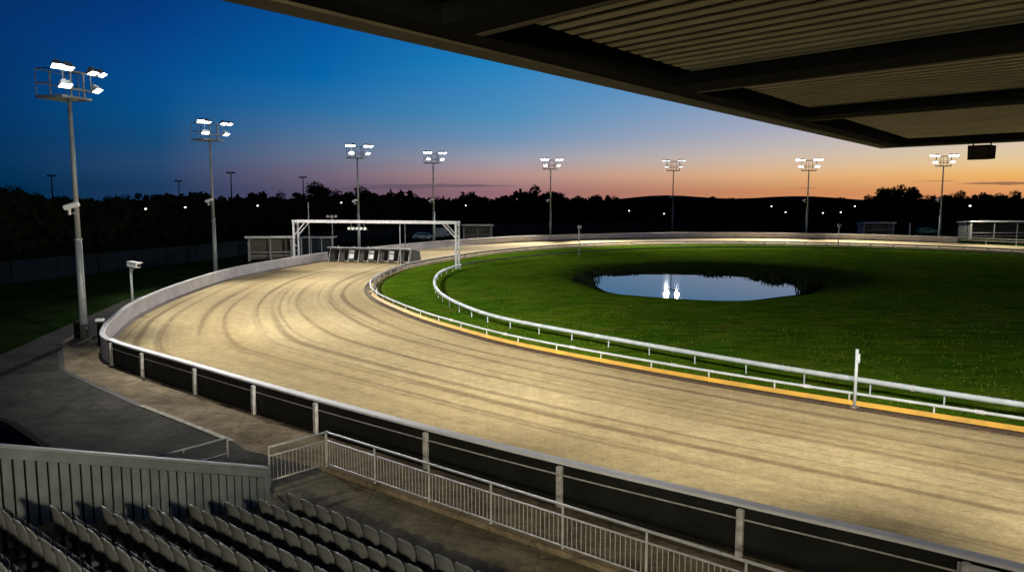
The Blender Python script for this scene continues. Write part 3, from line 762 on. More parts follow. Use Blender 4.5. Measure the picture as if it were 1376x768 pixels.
# roof front floodlights (above the picture), on the canopy edge
ROOFLAMPS = []   # along the front edge, aims (metres out along the aim, sideways, kW, cone)
WH = ['at the tip', 'second from the tip', 'third from the tip', 'fourth from the tip', 'fifth from the tip', 'sixth from the tip', 'farthest from the tip']
for i, a in enumerate((.6, 5, 9.5, 14, 19, 24.5, 31)):
    p = rf(a, .5, ROOFZ + .24)
    fl = thing('roof_floodlight', 'floodlight on a short post on the front roof edge, ' + WH[i], 'floodlight', p, RZ, 'floodlights on top of the stand roof')
    MB().tube((0, 0, 0), (0, 0, 1.9), .06, 8).build('post', 'galv', fl)
    luminaire(fl, 0, .1, 2.05, math.radians(60), 0)
    q = p + Vector((0, 0, 1.95)) + N * .9
    if i: t_ = q + N * 14; spot(q, (t_.x, t_.y, 0), RKW[i] * 1000, 90, 1.0)
    else:
        for tx, ty, kw, cone in TIP: spot(q, (tx, ty, 0), kw * 1000, cone, 1.0)

# added, unseen lamps under the back of the roof, behind the viewer: they give the seats and railing their dim light
for i, a in enumerate((3.0, 15.0)):
    p = rf(a, DEPTH - 3.2, ROOFZ - .09)
    dl = thing('added_stand_lamp', ('added unseen lamp under the rear of the stand roof near its open end', 'added unseen lamp under the rear of the stand roof, farther from the open end')[i], 'lamp', p, RZ, 'added lamps under the stand roof')
    MB().box((0, 0, -.03), (.5, .3, .06), None, .01).build('base', 'dark', dl)
    MB().box((0, 0, -.11), (.4, .22, .09), None, .03).build('lamp_glass', 'street', dl)
    spot(p + Vector((0, 0, -.2)), (st_x[i], st_y[i], 0), STANDP[i] * 1000, 84, 1.0, (1, .9, .68), .3)

# ------------------------------------------------------------------ seating terrace
rows = [(0, .85), (.74, .97), (1.52, 1.15), (2.33, 1.36), (3.16, 1.60), (4.0, 1.86), (4.86, 2.16), (5.74, 2.49), (6.62, 2.8), (7.5, 3.1), (8.4, 3.4)]
tb = MB()
prof = [(-.42, -.02)]
for i, (d, z) in enumerate(rows):
    fz = max(.02, z - .85); prof += [(d - .42 if i else -.42, prof[-1][1]), (d - .42 if i else -.42, fz)]
prof += [(12, prof[-1][1]), (12, -.02)]
seen = []
for q in prof:
    if not seen or (abs(q[0] - seen[-1][0]) + abs(q[1] - seen[-1][1])) > 1e-4: seen.append(q)
prof = seen
UL, UR = 1.2, -26
k = len(prof)
tb.add([st(UL, d, z) for d, z in prof] + [st(UR, d, z) for d, z in prof], [(i, (i + 1) % k, k + (i + 1) % k, k + i) for i in range(k)] + [tuple(range(k - 1, -1, -1)), tuple(range(k, 2 * k))])
ter = tb.build('seating_terrace', 'walk'); tag(ter, 'stepped concrete terrace carrying the rows of grey seats', 'terrace')

def make_seat():
    s = thing('stadium_chair', 'x', 'seat', (0, 0, 0), 0, 'grey seats in rows on the terrace')
    nx, nz = 10, 8; pts = {}
    vs = []; fs = []
    for layer in (0, 1):
        for j in range(nz + 1):
            v = j / nz
            for i in range(nx + 1):
                u = -1 + 2 * i / nx
                # rounded shoulders
                hw = .256 * (1 - .08 * (1 - v))
                zt = .34 + .52 * v
                if v > .5: zt -= .12 * abs(u) ** 4 * ((v - .5) / .5)
                lean = -.055 * v ** 1.3
                y = -.16 + lean + .055 * u * u - (0.028 if layer else 0) - (.02 * (v > .93))
                vs.append((u * hw, y, zt))
    W = nx + 1; S = W * (nz + 1)
    for j in range(nz):
        for i in range(nx):
            a = j * W + i; fs.append((a, a + 1, a + W + 1, a + W)); fs.append((S + a, S + a + W, S + a + W + 1, S + a + 1))
    for i in range(nx):
        fs.append((i, S + i, S + i + 1, i + 1)); a = nz * W + i; fs.append((a, a + 1, S + a + 1, S + a))
    for j in range(nz):
        a = j * W; fs.append((a, a + W, S + a + W, S + a)); a = j * W + nx; fs.append((a, S + a, S + a + W, a + W))
    b_ = MB(); b_.add(vs, fs); b_.build('backrest', 'seat', s, smooth=True)
    p = MB(); T = Matrix.Rotation(math.radians(84), 4, 'X'); p.box((0, -.03, .50), (.42, .36, .05), T, .024); p.build('seat_pan', 'seat', s)
    l = MB(); l.box((0, -.1, .2), (.07, .07, .42), None, .01); l.box((0, -.08, .015), (.2, .26, .03)); l.box((0, -.06, .40), (.36, .07, .05)); l.build('bracket', 'seatleg', s)
    return s
ORD = 'first second third fourth fifth sixth seventh eighth ninth tenth eleventh twelfth thirteenth fourteenth fifteenth sixteenth seventeenth eighteenth nineteenth twentieth twenty-first twenty-second twenty-third twenty-fourth twenty-fifth'.split()
ROWN = ['front row', 'second row back', 'third row back', 'fourth row back', 'fifth row back', 'sixth row back', 'seventh row back', 'eighth row back', 'ninth row back', 'tenth row back', 'eleventh row back']
proto = make_seat(); used = False
for r, (d, z) in enumerate(rows):
    off = 0.0
    for c in range(24):
        u = off - .27 - c * .525
        p = st(u, d + .02, max(.02, z - .85))
        pt = project(p + Vector((0, 0, .85)))
        if pt is None or pt[1] > 800 or pt[0] < -60 or pt[0] > 1400: continue
        lab = 'grey plastic tip-up seat, %s from the left end of the %s' % (ORD[c], ROWN[r])
        if not used:
            proto.location = p; proto.rotation_euler = (0, 0, RZ + random.uniform(-.04, .04)); proto['label'] = lab; used = True
        else: copy_thing(proto, p, RZ + random.uniform(-.04, .04), lab)

# ------------------------------------------------------------------ slatted screen wall beside the seats
W0 = at(357, 676, 0)
hF = on_plane(357, 627, W0, (U.x, U.y)).z
back = on_plane(0, 597, W0, (U.x, U.y)); 
dB = (W0 - back).dot(N); slope = (back.z - hF) / dB
ws = thing('screen_wall', 'grey green slatted screen wall with a pale top rail beside the left end of the seats', 'wall', W0, 0)
LW = dB + 3.5
def wp(d, off, z): return W0 - N * d + U * off + Vector((0, 0, z))
sl = MB(); d = 0.06
while d < LW:
    z1 = hF - .26 + slope * d
    p = [wp(d, .0, -.0), wp(d + .155, .0, 0), wp(d + .155, -.035, 0), wp(d, -.035, 0), wp(d, .0, z1), wp(d + .155, 0, z1 + slope * .155), wp(d + .155, -.035, z1 + slope * .155), wp(d, -.035, z1)]
    sl.hexa(p); d += .198
sl.build('slats', 'screen', ws, world=True)
bk = MB(); p = [wp(0, .03, 0), wp(LW, .03, 0), wp(LW, .005, 0), wp(0, .005, 0), wp(0, .03, hF - .1), wp(LW, .03, hF - .1 + slope * LW), wp(LW, .005, hF - .1 + slope * LW), wp(0, .005, hF - .1)]
bk.hexa(p).build('backing_sheet', 'dark', ws, world=True)
tr = MB(); p = [wp(-.05, .05, hF - .26), wp(LW, .05, hF - .26 + slope * LW), wp(LW, -.06, hF - .26 + slope * LW), wp(-.05, -.06, hF - .26), wp(-.05, .05, hF - .06), wp(LW, .05, hF - .06 + slope * LW), wp(LW, -.06, hF - .06 + slope * LW), wp(-.05, -.06, hF - .06)]
tr.hexa(p).build('top_board', 'screen', ws, world=True)
tr = MB(); p = [wp(-.09, .09, hF - .055), wp(LW, .09, hF - .055 + slope * LW), wp(LW, -.10, hF - .055 + slope * LW), wp(-.09, -.10, hF - .055), wp(-.09, .09, hF), wp(LW, .09, hF + slope * LW), wp(LW, -.10, hF + slope * LW), wp(-.09, -.10, hF)]
tr.hexa(p).build('cap_rail', 'screencap', ws, world=True)
MB().box(wp(-.03, .0, hF / 2 - .02), (.14, .14, hF - .1), Matrix.Rotation(RZ, 4, 'Z'), .01).build('end_post', 'screen', ws, world=True)

# ------------------------------------------------------------------ walkway railing
K0, K1 = at(363, 655), at(440, 632)                   # left end, corner
KR = at(705, 720); dirR = (KR - K1).normalized(); dirR = -U
K2 = K1 + dirR * 30
kb = MB(); kb.sweep([K1 - dirR * .1, K2], [(-.11, 0), (.11, 0), (.11, .13), (-.11, .13)]); tag(kb.build('walkway_kerb', 'concrete'), 'raised concrete kerb under the steel walkway railing', 'kerb')
ra = thing('walkway_railing', 'pale steel railing with thin upright bars between seats and track', 'railing', K1)
def rail_run(A, B, n, zb):
    d = (B - A); L_ = d.length; t = d.normalized(); rot = Matrix.Rotation(math.atan2(t.y, t.x), 4, 'Z')
    for z, r in ((1.10, .032), (.86, .022), (.20, .022)):
        MB().tube(A + Vector((0, 0, z)), B + Vector((0, 0, z)), r, 8).build({1.10: 'handrail', .86: 'middle_rail', .20: 'bottom_rail'}[z], 'rail_steel', ra, smooth=True, world=True)
    for i in range(n):
        a = A + t * (L_ * i / n); c = A + t * (L_ * (i + 1) / n)
        pm = MB(); m = round((c - a).length / .115)
        for k_ in range(1, m):
            q = a + (c - a) * (k_ / m); pm.tube(q + Vector((0, 0, .2)), q + Vector((0, 0, .86)), .0085, 5)
        pm.build('bar_panel', 'rail_steel', ra, world=True)
    for i in range(n + 1):
        q = A + t * (L_ * i / n); MB().tube(q + Vector((0, 0, zb)), q + Vector((0, 0, 1.10)), .027, 8).build('post', 'rail_steel', ra, world=True)
rail_run(K0, K1 - (K1 - K0).normalized() * .03, 1, 0)
rail_run(K1, K2, 15, .12)

# stair handrail beyond the screen
hr = at(307, 626); hz = on_plane(307, 588, hr, (0, 1)).z
dq = at(209, 614, hz) - at(307, 588, hz); dq.z = 0
h2 = thing('stair_handrail', 'short white tube handrail on the asphalt beyond the screen wall', 'handrail', hr)
e = hr + dq * 1.25
for z in (hz, hz * .45): MB().tube(hr + Vector((0, 0, z)), e + Vector((0, 0, z)), .026, 8).build('tube_rail', 'rail_steel', h2, smooth=True, world=True)
for s in (0, .62, 1.25):
    q = hr + dq * s; MB().tube(q, q + Vector((0, 0, hz + .015)), .026, 8).build('post', 'rail_steel', h2, world=True)
# low dark parapet in the yard
A, B = at(-30, 590), at(66, 625)
dw = thing('ramp_parapet', 'low dark blue ramp parapet in the yard at the far left', 'wall', A)
MB().sweep([at(-60, 572), at(18, 600), at(64, 634)], [(-.08, 0), (.08, 0), (.08, .7), (-.08, .7)]).build('parapet_wall', 'fence', dw, world=True)
MB().sweep([at(-60, 572), at(18, 600), at(64, 634)], [(-.10, .702), (.10, .702), (.10, .76), (-.10, .76)]).build('coping', 'dark', dw, world=True)

# ------------------------------------------------------------------ camera post, bins by the bend
p = atd(178, 405, 47.5); p.z = 0
h = atd(176, 360, 47.5).z
cp = thing('camera_post', 'white camera box on a slim grey post outside the left barrier wall', 'camera', p, -.55)
MB().tube((0, 0, 0), (0, 0, h), .075, 10).build('post', 'galv', cp, smooth=True)
MB().box((.34, 0, h + .22), (1.0, .32, .30), Matrix.Rotation(.06, 4, 'Y'), .04).build('camera_case', 'whitebox', cp)
MB().box((.45, 0, h + .39), (1.05, .40, .035), Matrix.Rotation(.06, 4, 'Y')).build('sun_shield', 'whitebox', cp)
MB().tube((.84, 0, h + .19), (.92, 0, h + .185), .1, 10).build('lens', 'glass', cp)
MB().tube((0, 0, h - .3), (.4, 0, h + .06), .03, 6).build('brace', 'galv', cp)
p = atd(136, 462, 39.2); p.z = 0
hz_ = atd(136, 428, 39.2).z
bn = thing('junction_box', 'small post with a white topped box outside the corner of the track wall', 'box', p, .3)
MB().box((0, 0, hz_ / 2 - .1), (.26, .22, hz_ - .2), None, .02).build('pedestal', 'dark', bn)
MB().box((0, 0, hz_ - .06), (.42, .3, .14), None, .03).build('lid', 'whitebox', bn)

# ------------------------------------------------------------------ starting traps
TL, TR_ = at(441, 351), at(548, 354)
tdir = (TR_ - TL); TLn = tdir.length; tdir.normalize()
ppm = F / TL.y
TH = 18.5 / ppm
tp = thing('starting_traps', 'row of greyhound starting traps standing across the sand track under the gantry', 'starting traps', TL, math.atan2(tdir.y, tdir.x))
dep = 1.5
fr = MB(); fr.box((TLn / 2 - .1, .6, TH), (TLn + .5, .28, .12)); fr.box((TLn / 2, dep, TH - .22), (TLn, .12, .12)); fr.build('roof_beam', 'white_dirty', tp)
MB().box((TLn / 2, dep * .6, TH - .14), (TLn - .1, dep * .9, .05), Matrix.Rotation(-.12, 4, 'X')).build('roof_sheet', 'mesh', tp)
MB().box((TLn / 2, dep, TH / 2 - .1), (TLn - .1, .06, TH - .35)).build('rear_panel', 'trapdark', tp)
nb = 8
lean = .06
for i in range(nb + 1):
    x = TLn * i / nb
    dv = MB(); dv.hexa([(x - .035, .05, 0), (x + .035, .05, 0), (x + .035, dep, 0), (x - .035, dep, 0), (x - .035 + lean, .5, TH - .06), (x + .035 + lean, .5, TH - .06), (x + .035 + lean, dep, TH - .3), (x - .035 + lean, dep, TH - .3)])
    dv.build('divider', 'postgrey', tp)
pan = ['trapdark', 'mesh', 'whitebox', 'mesh', 'whitebox', 'mesh', 'whitebox', 'mesh']
bw = TLn / nb
for i in range(nb):
    x0 = bw * i + .08; x1 = x0 + bw * .5
    def yy(z): return .05 + .45 * z / (TH - .06)
    dr = MB()
    za, zb = .1, TH - .16
    dr.hexa([(x0 + lean * za / TH, yy(za) - .03, za), (x1 + lean * za / TH, yy(za) - .03, za), (x1 + lean * za / TH, yy(za) + .02, za), (x0 + lean * za / TH, yy(za) + .02, za),
             (x0 + lean * zb / TH, yy(zb) - .03, zb), (x1 + lean * zb / TH, yy(zb) - .03, zb), (x1 + lean * zb / TH, yy(zb) + .02, zb), (x0 + lean * zb / TH, yy(zb) + .02, zb)])
    o = dr.build('trap_door', 'mesh' if pan[i] == 'whitebox' else pan[i], tp)
    if pan[i] == 'whitebox':
        for z0_, z1_ in ((TH * .26, TH * .58), (TH * .66, TH * .84)):
            MB().hexa([(x0 + .04 + lean * z0_ / TH, yy(z0_) - .05, z0_), (x1 - .03 + lean * z0_ / TH, yy(z0_) - .05, z0_), (x1 - .03 + lean * z0_ / TH, yy(z0_) - .033, z0_), (x0 + .04 + lean * z0_ / TH, yy(z0_) - .033, z0_),
                       (x0 + .04 + lean * z1_ / TH, yy(z1_) - .05, z1_), (x1 - .03 + lean * z1_ / TH, yy(z1_) - .05, z1_), (x1 - .03 + lean * z1_ / TH, yy(z1_) - .033, z1_), (x0 + .04 + lean * z1_ / TH, yy(z1_) - .033, z1_)]).build('door_plate', 'whitebox', o)
for x in (TLn * .1, TLn * .3, TLn * .48, TLn * .86):
    MB().tube((x, .7, TH + .06), (x, .7, TH + .22), .09, 8, .05).build('signal_lamp', 'whitebox', tp)
for x in (.1, TLn - .1): MB().tube((x - .06, dep + .2, .25), (x + .06, dep + .2, .25), .25, 14).build('wheel', 'tyre', tp)
sd = MB(); sd.hexa([(TLn + .2, .6, 0), (TLn + .3, .6, 0), (TLn + .3, dep + 1.6, 0), (TLn + .2, dep + 1.6, 0), (TLn + .2, .9, TH - .1), (TLn + .3, .9, TH - .1), (TLn + .3, dep + 1.2, TH - .4), (TLn + .2, dep + 1.2, TH - .4)]); sd.build('side_wing', 'mesh', tp)

# ------------------------------------------------------------------ gantry across the track
G1 = at(615, 361); gh = (361 - 299) * G1.y / F
G0 = at(397, 297, gh); G0.z = 0
gd = (G0 - G1); GL = gd.length; gt = gd.normalized(); gn = Vector((gt.y, -gt.x, 0))
ga = thing('track_gantry', 'white steel gantry frame spanning the track over the starting traps', 'gantry', G1, math.atan2(gt.y, gt.x))
for y in (-.45, .45): MB().box((GL / 2, y, gh), (GL + .3, .16, .30), None, .01).build('crossbeam', 'white_dirty', ga)
ct = MB()
for i in range(13): ct.box((GL * i / 12, 0, gh - .01), (.07, .74, .07))
ct.build('cross_ties', 'white_dirty', ga)
for x in (0, GL):
    for y in (-.45, .45): MB().box((x, y, gh / 2 - .08), (.2, .15, gh - .16), None, .01).build('leg', 'white_dirty', ga)
    lt = MB(); n = 8
    for i in range(n):
        a = (x, -.375 if i % 2 else .375, gh * i / n + .1); c = (x, .375 if i % 2 else -.375, gh * (i + 1) / n - .1); lt.tube(a, c, .03, 5)
    lt.build('lattice', 'brace', ga)
    s = 1 if x == 0 else -1
    br = MB()
    for y in (-.45, .45): br.tube((x + s * .05, y, gh - 1.6), (x + s * 1.5, y, gh - .12), .07, 6)
    br.build('knee_brace', 'white_dirty', ga)
MB().tube((GL * .34, 0, .0), (GL * .34, 0, gh - .16), .06, 8).build('centre_post', 'galv', ga)
sb = thing('lamp_cluster', 'cluster of small unlit lamps hanging below the middle of the gantry beam', 'lamps', G1 + gt * GL * .60 + Vector((0, 0, gh - .75)), math.atan2(gt.y, gt.x))
MB().box((0, 0, -.12), (2.4, .1, .08)).build('lamp_bar', 'galv', sb)
for x in (-.8, .8): MB().tube((x, 0, -.1), (x, 0, .57), .03, 6).build('hanger', 'galv', sb)
for x in (-1.0, -.5, 0, .5, 1.0): MB().tube((x, .0, .05), (x, .28, -.02), .10, 8, .15).build('lamp_head', 'whitebox', sb)

# ------------------------------------------------------------------ sheds, shelters, vehicles, poles beyond the wall
def shed(px0, px1, ytop, D, label, depth=3.0, open_front=True, roofover=.3, yaw=0.0, bays=2, cat='shed', inside='shedin'):
    a, c = atd(px0, ytop, D), atd(px1, ytop, D); w = c.x - a.x; h = a.z
    s = thing('open_shed', label, cat, ((a.x + c.x) / 2, D, 0), yaw)
    MB().hexa([(-w / 2 - roofover, -roofover, h - .16), (w / 2 + roofover, -roofover, h - .16), (w / 2 + roofover, depth + .2, h - .42), (-w / 2 - roofover, depth + .2, h - .42),
               (-w / 2 - roofover, -roofover, h + .10), (w / 2 + roofover, -roofover, h + .10), (w / 2 + roofover, depth + .2, h - .20), (-w / 2 - roofover, depth + .2, h - .20)]).build('roof', 'shedroof', s)
    MB().box((0, depth, (h - .42) / 2), (w, .1, h - .42)).build('back_wall', inside, s)
    for x in (-w / 2 + .05, w / 2 - .05): MB().box((x, depth / 2, (h - .5) / 2), (.1, depth - .12, h - .5)).build('side_wall', 'shed', s)
    for i in range(bays + 1): MB().box((-w / 2 + .2 + (w - .4) * i / bays, .06, (h - .2) / 2), (.12, .12, h - .2)).build('front_post', 'shed', s)
    MB().box((0, .05, h * .36), (w - .3, .06, .10)).build('front_rail', 'shed', s)
    MB().box((0, depth - .6, .45), (w - .5, .4, .07)).build('bench', 'shed', s)
    return s
shed(334, 392, 318, 93, 'pale lean-to shed with open front outside the left barrier wall', 3.2, bays=2, yaw=.25)
shed(622, 661, 302, 140, 'pale open shelter behind the wall just right of the gantry', 3, bays=2)
shed(1161, 1202, 299, 166, 'small open shelter with thin roof beyond the far wall', 3, bays=1)
shed(1305, 1400, 297, 143, 'wide white roofed open shelter beyond the far right end of the wall', 4, bays=3)
# wire sided enclosure
a, c = atd(404, 319, 103), atd(446, 319, 103); w = c.x - a.x; h = a.z
s = thing('wire_pen', 'glass sided flat roofed kiosk frame behind the left gantry leg', 'shelter', ((a.x + c.x) / 2, 103, 0))
MB().box((0, 1.2, h), (w + .3, 2.6, .14)).build('roof', 'shed', s)
for i in range(4): MB().box((-w / 2 + w * i / 3, 0, h / 2 - .06), (.09, .09, h - .14)).build('post', 'galv', s)
MB().box((0, .0, h / 2), (w - .1, .03, h - .4)).build('pane', 'glass', s)
def pole(px, y0, D, label, r=.06, name='slim_pole', m='galv', head=None):
    p = atd(px, y0, D); h = p.z; s = thing(name, label, 'pole', (p.x, D, 0))
    MB().tube((0, 0, 0), (0, 0, h), r, 8).build('shaft', m, s)
    if head == 'lamps':
        MB().box((0, 0, h - .2), (1.4, .1, .08)).build('crossarm', 'galv', s)
        for x in (-.55, 0, .55): MB().box((x, -.14, h - .05), (.34, .22, .28), Matrix.Rotation(.4, 4, 'X'), .03).build('lamp_head', 'whitebox', s)
        MB().box((0, 0, h - .95), (1.4, .1, .08)).build('crossarm', 'galv', s)
        for x in (-.55, .55): MB().box((x, -.14, h - .85), (.34, .22, .28), Matrix.Rotation(.4, 4, 'X'), .03).build('lamp_head', 'whitebox', s)
    elif head == 'knob': MB().tube((0, 0, h), (0, 0, h + .16), .10, 8, .04).build('finial', m, s)
    else: MB().tube((0, 0, h), (0, 0, h + .03), r * 1.25, 8).build('cap', m, s)
    return s
pole(414, 272, 99, 'tall plain white pole behind the left end of the gantry', .075)
pole(446, 290, 105, 'grey pole topped with small lamps behind the starting traps', .08, 'lamp_pole', head='lamps')
pole(544, 298, 108, 'thin white pole behind the right half of the gantry', .06)
pole(1223, 300, 158, 'short white pole between the small shelter and the green car', .09, m='whitebox')
pole(405, 322, 97, 'thin knobbed grey pole beside the wire kiosk', .05, head='knob')

def car(px, D, label, paint, van=False, yaw=0.0):
    p = atd(px, 318, D); s = thing('parked_van' if van else 'parked_car', label, 'van' if van else 'car', (p.x, D, 0), yaw)
    Lc, hc = (4.6, 2.0) if van else (4.2, 1.45)
    prof = [(-2.1, .35), (2.1, .35), (2.12, .78), (1.2, .95), (.65, hc - .06), (-1.2, hc), (-1.95, .98), (-2.12, .8)] if not van else [(-2.3, .4), (2.3, .4), (2.3, .95), (1.75, 1.15), (1.25, 1.95), (-2.2, 2.0), (-2.3, 1.8)]
    k = len(prof); b_ = MB()
    b_.add([(x, -.82 + .10 * (z > 1.0), z) for x, z in prof] + [(x, .82 - .10 * (z > 1.0), z) for x, z in prof], [(i, (i + 1) % k, k + (i + 1) % k, k + i) for i in range(k)] + [tuple(range(k - 1, -1, -1)), tuple(range(k, 2 * k))])
    b_.build('body', paint, s)
    for y in (-.78, .78):
        z1 = hc - .16
        MB().hexa([(-1.5 if not van else .0, y - .03, 1.0), (.95 if not van else 1.4, y - .03, 1.0), (.95 if not van else 1.4, y + .03, 1.0), (-1.5 if not van else .0, y + .03, 1.0), (-1.15 if not van else .0, y - .03, z1), (.5 if not van else 1.1, y - .03, z1), (.5 if not van else 1.1, y + .03, z1), (-1.15 if not van else .0, y + .03, z1)]).build('side_window', 'glass', s)
    for x in (-1.35, 1.35):
        for y in (-.78, .78): MB().tube((x, y - .1, .33), (x, y + .1, .33), .33, 14).build('wheel', 'tyre', s)
    return s
car(570, 139, 'pale blue parked car behind the wall, left of the second gantry mast', 'carblue', yaw=.1)
car(596, 147, 'white van parked behind the wall by the gantry leg', 'carwhite', True, 1.3)
car(1245, 163, 'dark green parked car beyond the far wall near the right mast', 'cargreen', yaw=.05)

# perimeter fence
pf = resample([Vector((x, y, 0)) for x, y in ((-95, 20), (-70, 42), (-45, 68), (-37, 97), (-34, 122), (-20, 152), (10, 180), (50, 200), (95, 192), (130, 160), (150, 120))], False, 2.5)
fe = thing('perimeter_fence', 'dark blue green close mesh fence enclosing the ground behind the masts', 'fence', pf[0])
MB().sweep(pf, [(-.03, 0), (.03, 0), (.03, 1.95), (-.03, 1.95)]).build('mesh_sheet', 'fence', fe, world=True)
MB().sweep(pf, [(-.06, 1.953), (.06, 1.953), (.06, 2.02), (-.06, 2.02)]).build('top_rail', 'dark', fe, world=True)
for i in range(0, len(pf), 2): MB().box(pf[i] + Vector((0, 0, 1.0)), (.12, .12, 2.0)).build('post', 'dark', fe, world=True)

# ------------------------------------------------------------------ distant lamps and dark masts
n = 0
for px, py, D, wh in ((197, 279, 135, 'nearest the left floodlight mast'), (250, 277, 140, 'left of the second mast'), (347, 275, 160, 'above the lean-to shed'), (459, 271, 175, 'behind the gantry, left of the third mast'),
                  (626, 275, 198, 'right of the fourth mast'), (845, 282, 198, 'left of the mast beyond the pond'), (892, 286, 198, 'close beside the mast beyond the pond'), (1036, 276, 198, 'left of the mast under the roof tip'),
                  (1055, 284, 198, 'just left of the mast under the roof tip'), (1105, 285, 198, 'right of the mast under the roof tip'), (1129, 284, 198, 'above the far right box headed post'), (1148, 276, 198, 'above the small shelter'), (1302, 275, 139, 'above the wide white roofed shelter')):
    p = atd(px, py, D)
    s = thing('street_lamp', 'small lit street lamp among dark trees, ' + wh, 'street lamp', (p.x, D, 0), 0, 'small distant street lamps')
    MB().tube((0, 0, 0), (0, 0, p.z), .06, 6).build('post', 'dark', s)
    MB().box((0, -.3, p.z + .02), (.36, .7, .16), None, .03).build('lamp_head', 'dark', s)
    if px == 1302: spot(p + Vector((1.5, -.4, -.3)), (p.x + 6, 143, 0), 2600, 150, 1.0, (1, .92, .78), .2)
    MB().box((0, -.38, p.z - .20), (.28, .34, .22), None, .05).build('lamp_glass', 'street', s)
for px, py, D, wh in ((69, 237, 260, 'left of the nearest mast'), (240, 244, 300, 'left of the second mast'), (310, 233, 250, 'right of the second mast'), (407, 239, 280, 'above the left leg of the gantry')):
    p = atd(px, py, D)
    s = thing('unlit_mast', 'dark unlit T shaped mast above the trees, ' + wh, 'light mast', (p.x, D, 0), 0, 'unlit masts above the trees')
    MB().tube((0, 0, 0), (0, 0, p.z), .28, 8, .16).build('pole', 'dark', s)
    MB().box((0, 0, p.z + .05), (2.8, .3, .18)).build('crossarm', 'dark', s)
    for x in (-1.1, -.4, .4, 1.1): MB().box((x, -.1, p.z + .35), (.5, .4, .4), None, .05).build('lamp_head', 'dark', s)

# ------------------------------------------------------------------ trees
def tree_meshes(seed, w, hh, lobes, leaves):
    rnd = random.Random(seed)
    L_ = []
    for i in range(lobes):
        a = rnd.uniform(0, 2 * PI); r = rnd.uniform(0, .62) * w
        z = hh * rnd.uniform(.16, .9); L_.append((Vector((math.cos(a) * r, math.sin(a) * r, z)), rnd.uniform(.13, .38) * w * (1.15 - .45 * z / hh)))
    L_.append((Vector((rnd.uniform(-.2, .2) * w, 0, hh * .93)), .25 * w))
    cr = MB()
    for i in range(leaves):
        c, r = rnd.choice(L_)
        while True:
            v = Vector((rnd.uniform(-1, 1), rnd.uniform(-1, 1), rnd.uniform(-1, 1)))
            if .05 < v.length < 1: break
        v = v.normalized() * (r * (rnd.random() ** .35) * rnd.uniform(.85, 1.18)); v.z *= .85
        p = c + v; s = rnd.uniform(.12, .34)
        a = Vector((rnd.gauss(0, 1), rnd.gauss(0, 1), rnd.gauss(0, 1))).normalized(); b_ = a.orthogonal().normalized()
        cr.add([p - a * s, p - b_ * s * .6, p + a * s, p + b_ * s * .6], [(0, 1, 2, 3)])
    tk = MB(); tk.tube((0, 0, -.1), (0, 0, hh * .45), .035 * hh, 8, .02 * hh)
    for c, r in L_: tk.tube((0, 0, hh * rnd.uniform(.25, .45)), c, .012 * hh, 5, .004 * hh)
    return cr.mesh('crown', 'leaf'), tk.mesh('trunk', 'bark')
KINDS = [tree_meshes(11, 4.6, 9, 15, 3900), tree_meshes(12, 5.6, 9, 19, 4600), tree_meshes(13, 3.2, 9, 12, 3000), tree_meshes(14, 6.6, 9, 24, 5200), tree_meshes(15, 2.4, 9, 10, 2200)]
SHAPE = ['round dark tree', 'broad dark tree', 'narrow dark tree', 'wide dark tree', 'slim dark tree']
NEAR = ['the nearest left mast', 'the second mast', 'the gantry', 'the third mast', 'the fourth mast', 'the fifth mast', 'the pond mast', 'the mast under the roof tip', 'the right mast', 'the wide shelter']
def nearest_mark(px):
    marks = [(112, 'the nearest left mast'), (288, 'the second mast from left'), (405, 'the left gantry leg'), (483, 'the mast inside the gantry'), (583, 'the right gantry leg'), (740, 'the mast above the far bend'), (905, 'the mast beyond the pond'), (1087, 'the mast under the roof tip'), (1181, 'the small far shelter'), (1266, 'the far right mast'), (1345, 'the wide shelter')]
    m_ = min(marks, key=lambda q: abs(q[0] - px)); d = px - m_[0]
    return ('beyond ' if abs(d) < 6 else 'a little right of ' if 0 < d < 30 else 'well right of ' if d > 0 else 'a little left of ' if d > -30 else 'well left of ') + m_[1]
trees = []
rnd = random.Random(5)
spec = [(5, 250, 120, 3), (-25, 246, 118, 3), (40, 259, 140, 1), (72, 262, 150, 0), (92, 262, 160, 0), (140, 263, 160, 1), (165, 262, 170, 3), (186, 256, 175, 2), (208, 260, 170, 0), (232, 264, 180, 1), (262, 262, 170, 3), (300, 263, 190, 1), (322, 266, 180, 3),
        (350, 262, 190, 0), (372, 258, 190, 1), (398, 256, 200, 2), (424, 245, 195, 3), (448, 255, 200, 1), (478, 250, 200, 1), (497, 254, 205, 0), (520, 262, 210, 3), (550, 260, 215, 1), (582, 264, 215, 3), (610, 266, 220, 1), (632, 262, 225, 0), (655, 264, 225, 1), (686, 259, 230, 4),
        (704, 262, 225, 0), (718, 249, 225, 1), (750, 259, 225, 1), (778, 262, 230, 0), (800, 262, 235, 1), (826, 264, 240, 3), (852, 266, 240, 1), (884, 266, 250, 3), (918, 266, 250, 1), (958, 262, 250, 2), (990, 267, 255, 3), (1024, 267, 260, 1), (1060, 267, 260, 3), (1098, 267, 260, 1), (1130, 266, 255, 3),
        (1162, 262, 245, 1), (1184, 252, 235, 1), (1205, 249, 235, 3), (1226, 250, 235, 0), (1250, 262, 240, 1), (1278, 260, 240, 3), (1297, 256, 235, 1), (1318, 257, 235, 0), (1344, 260, 235, 3), (1368, 256, 230, 1), (1395, 254, 230, 3), (1430, 252, 230, 1), (-70, 246, 120, 1), (-120, 244, 120, 3)]
extra = []
for i in range(46): extra.append((rnd.uniform(-30, 1400), rnd.uniform(270, 280), rnd.uniform(205, 235), rnd.randrange(4)))
seenl = {}
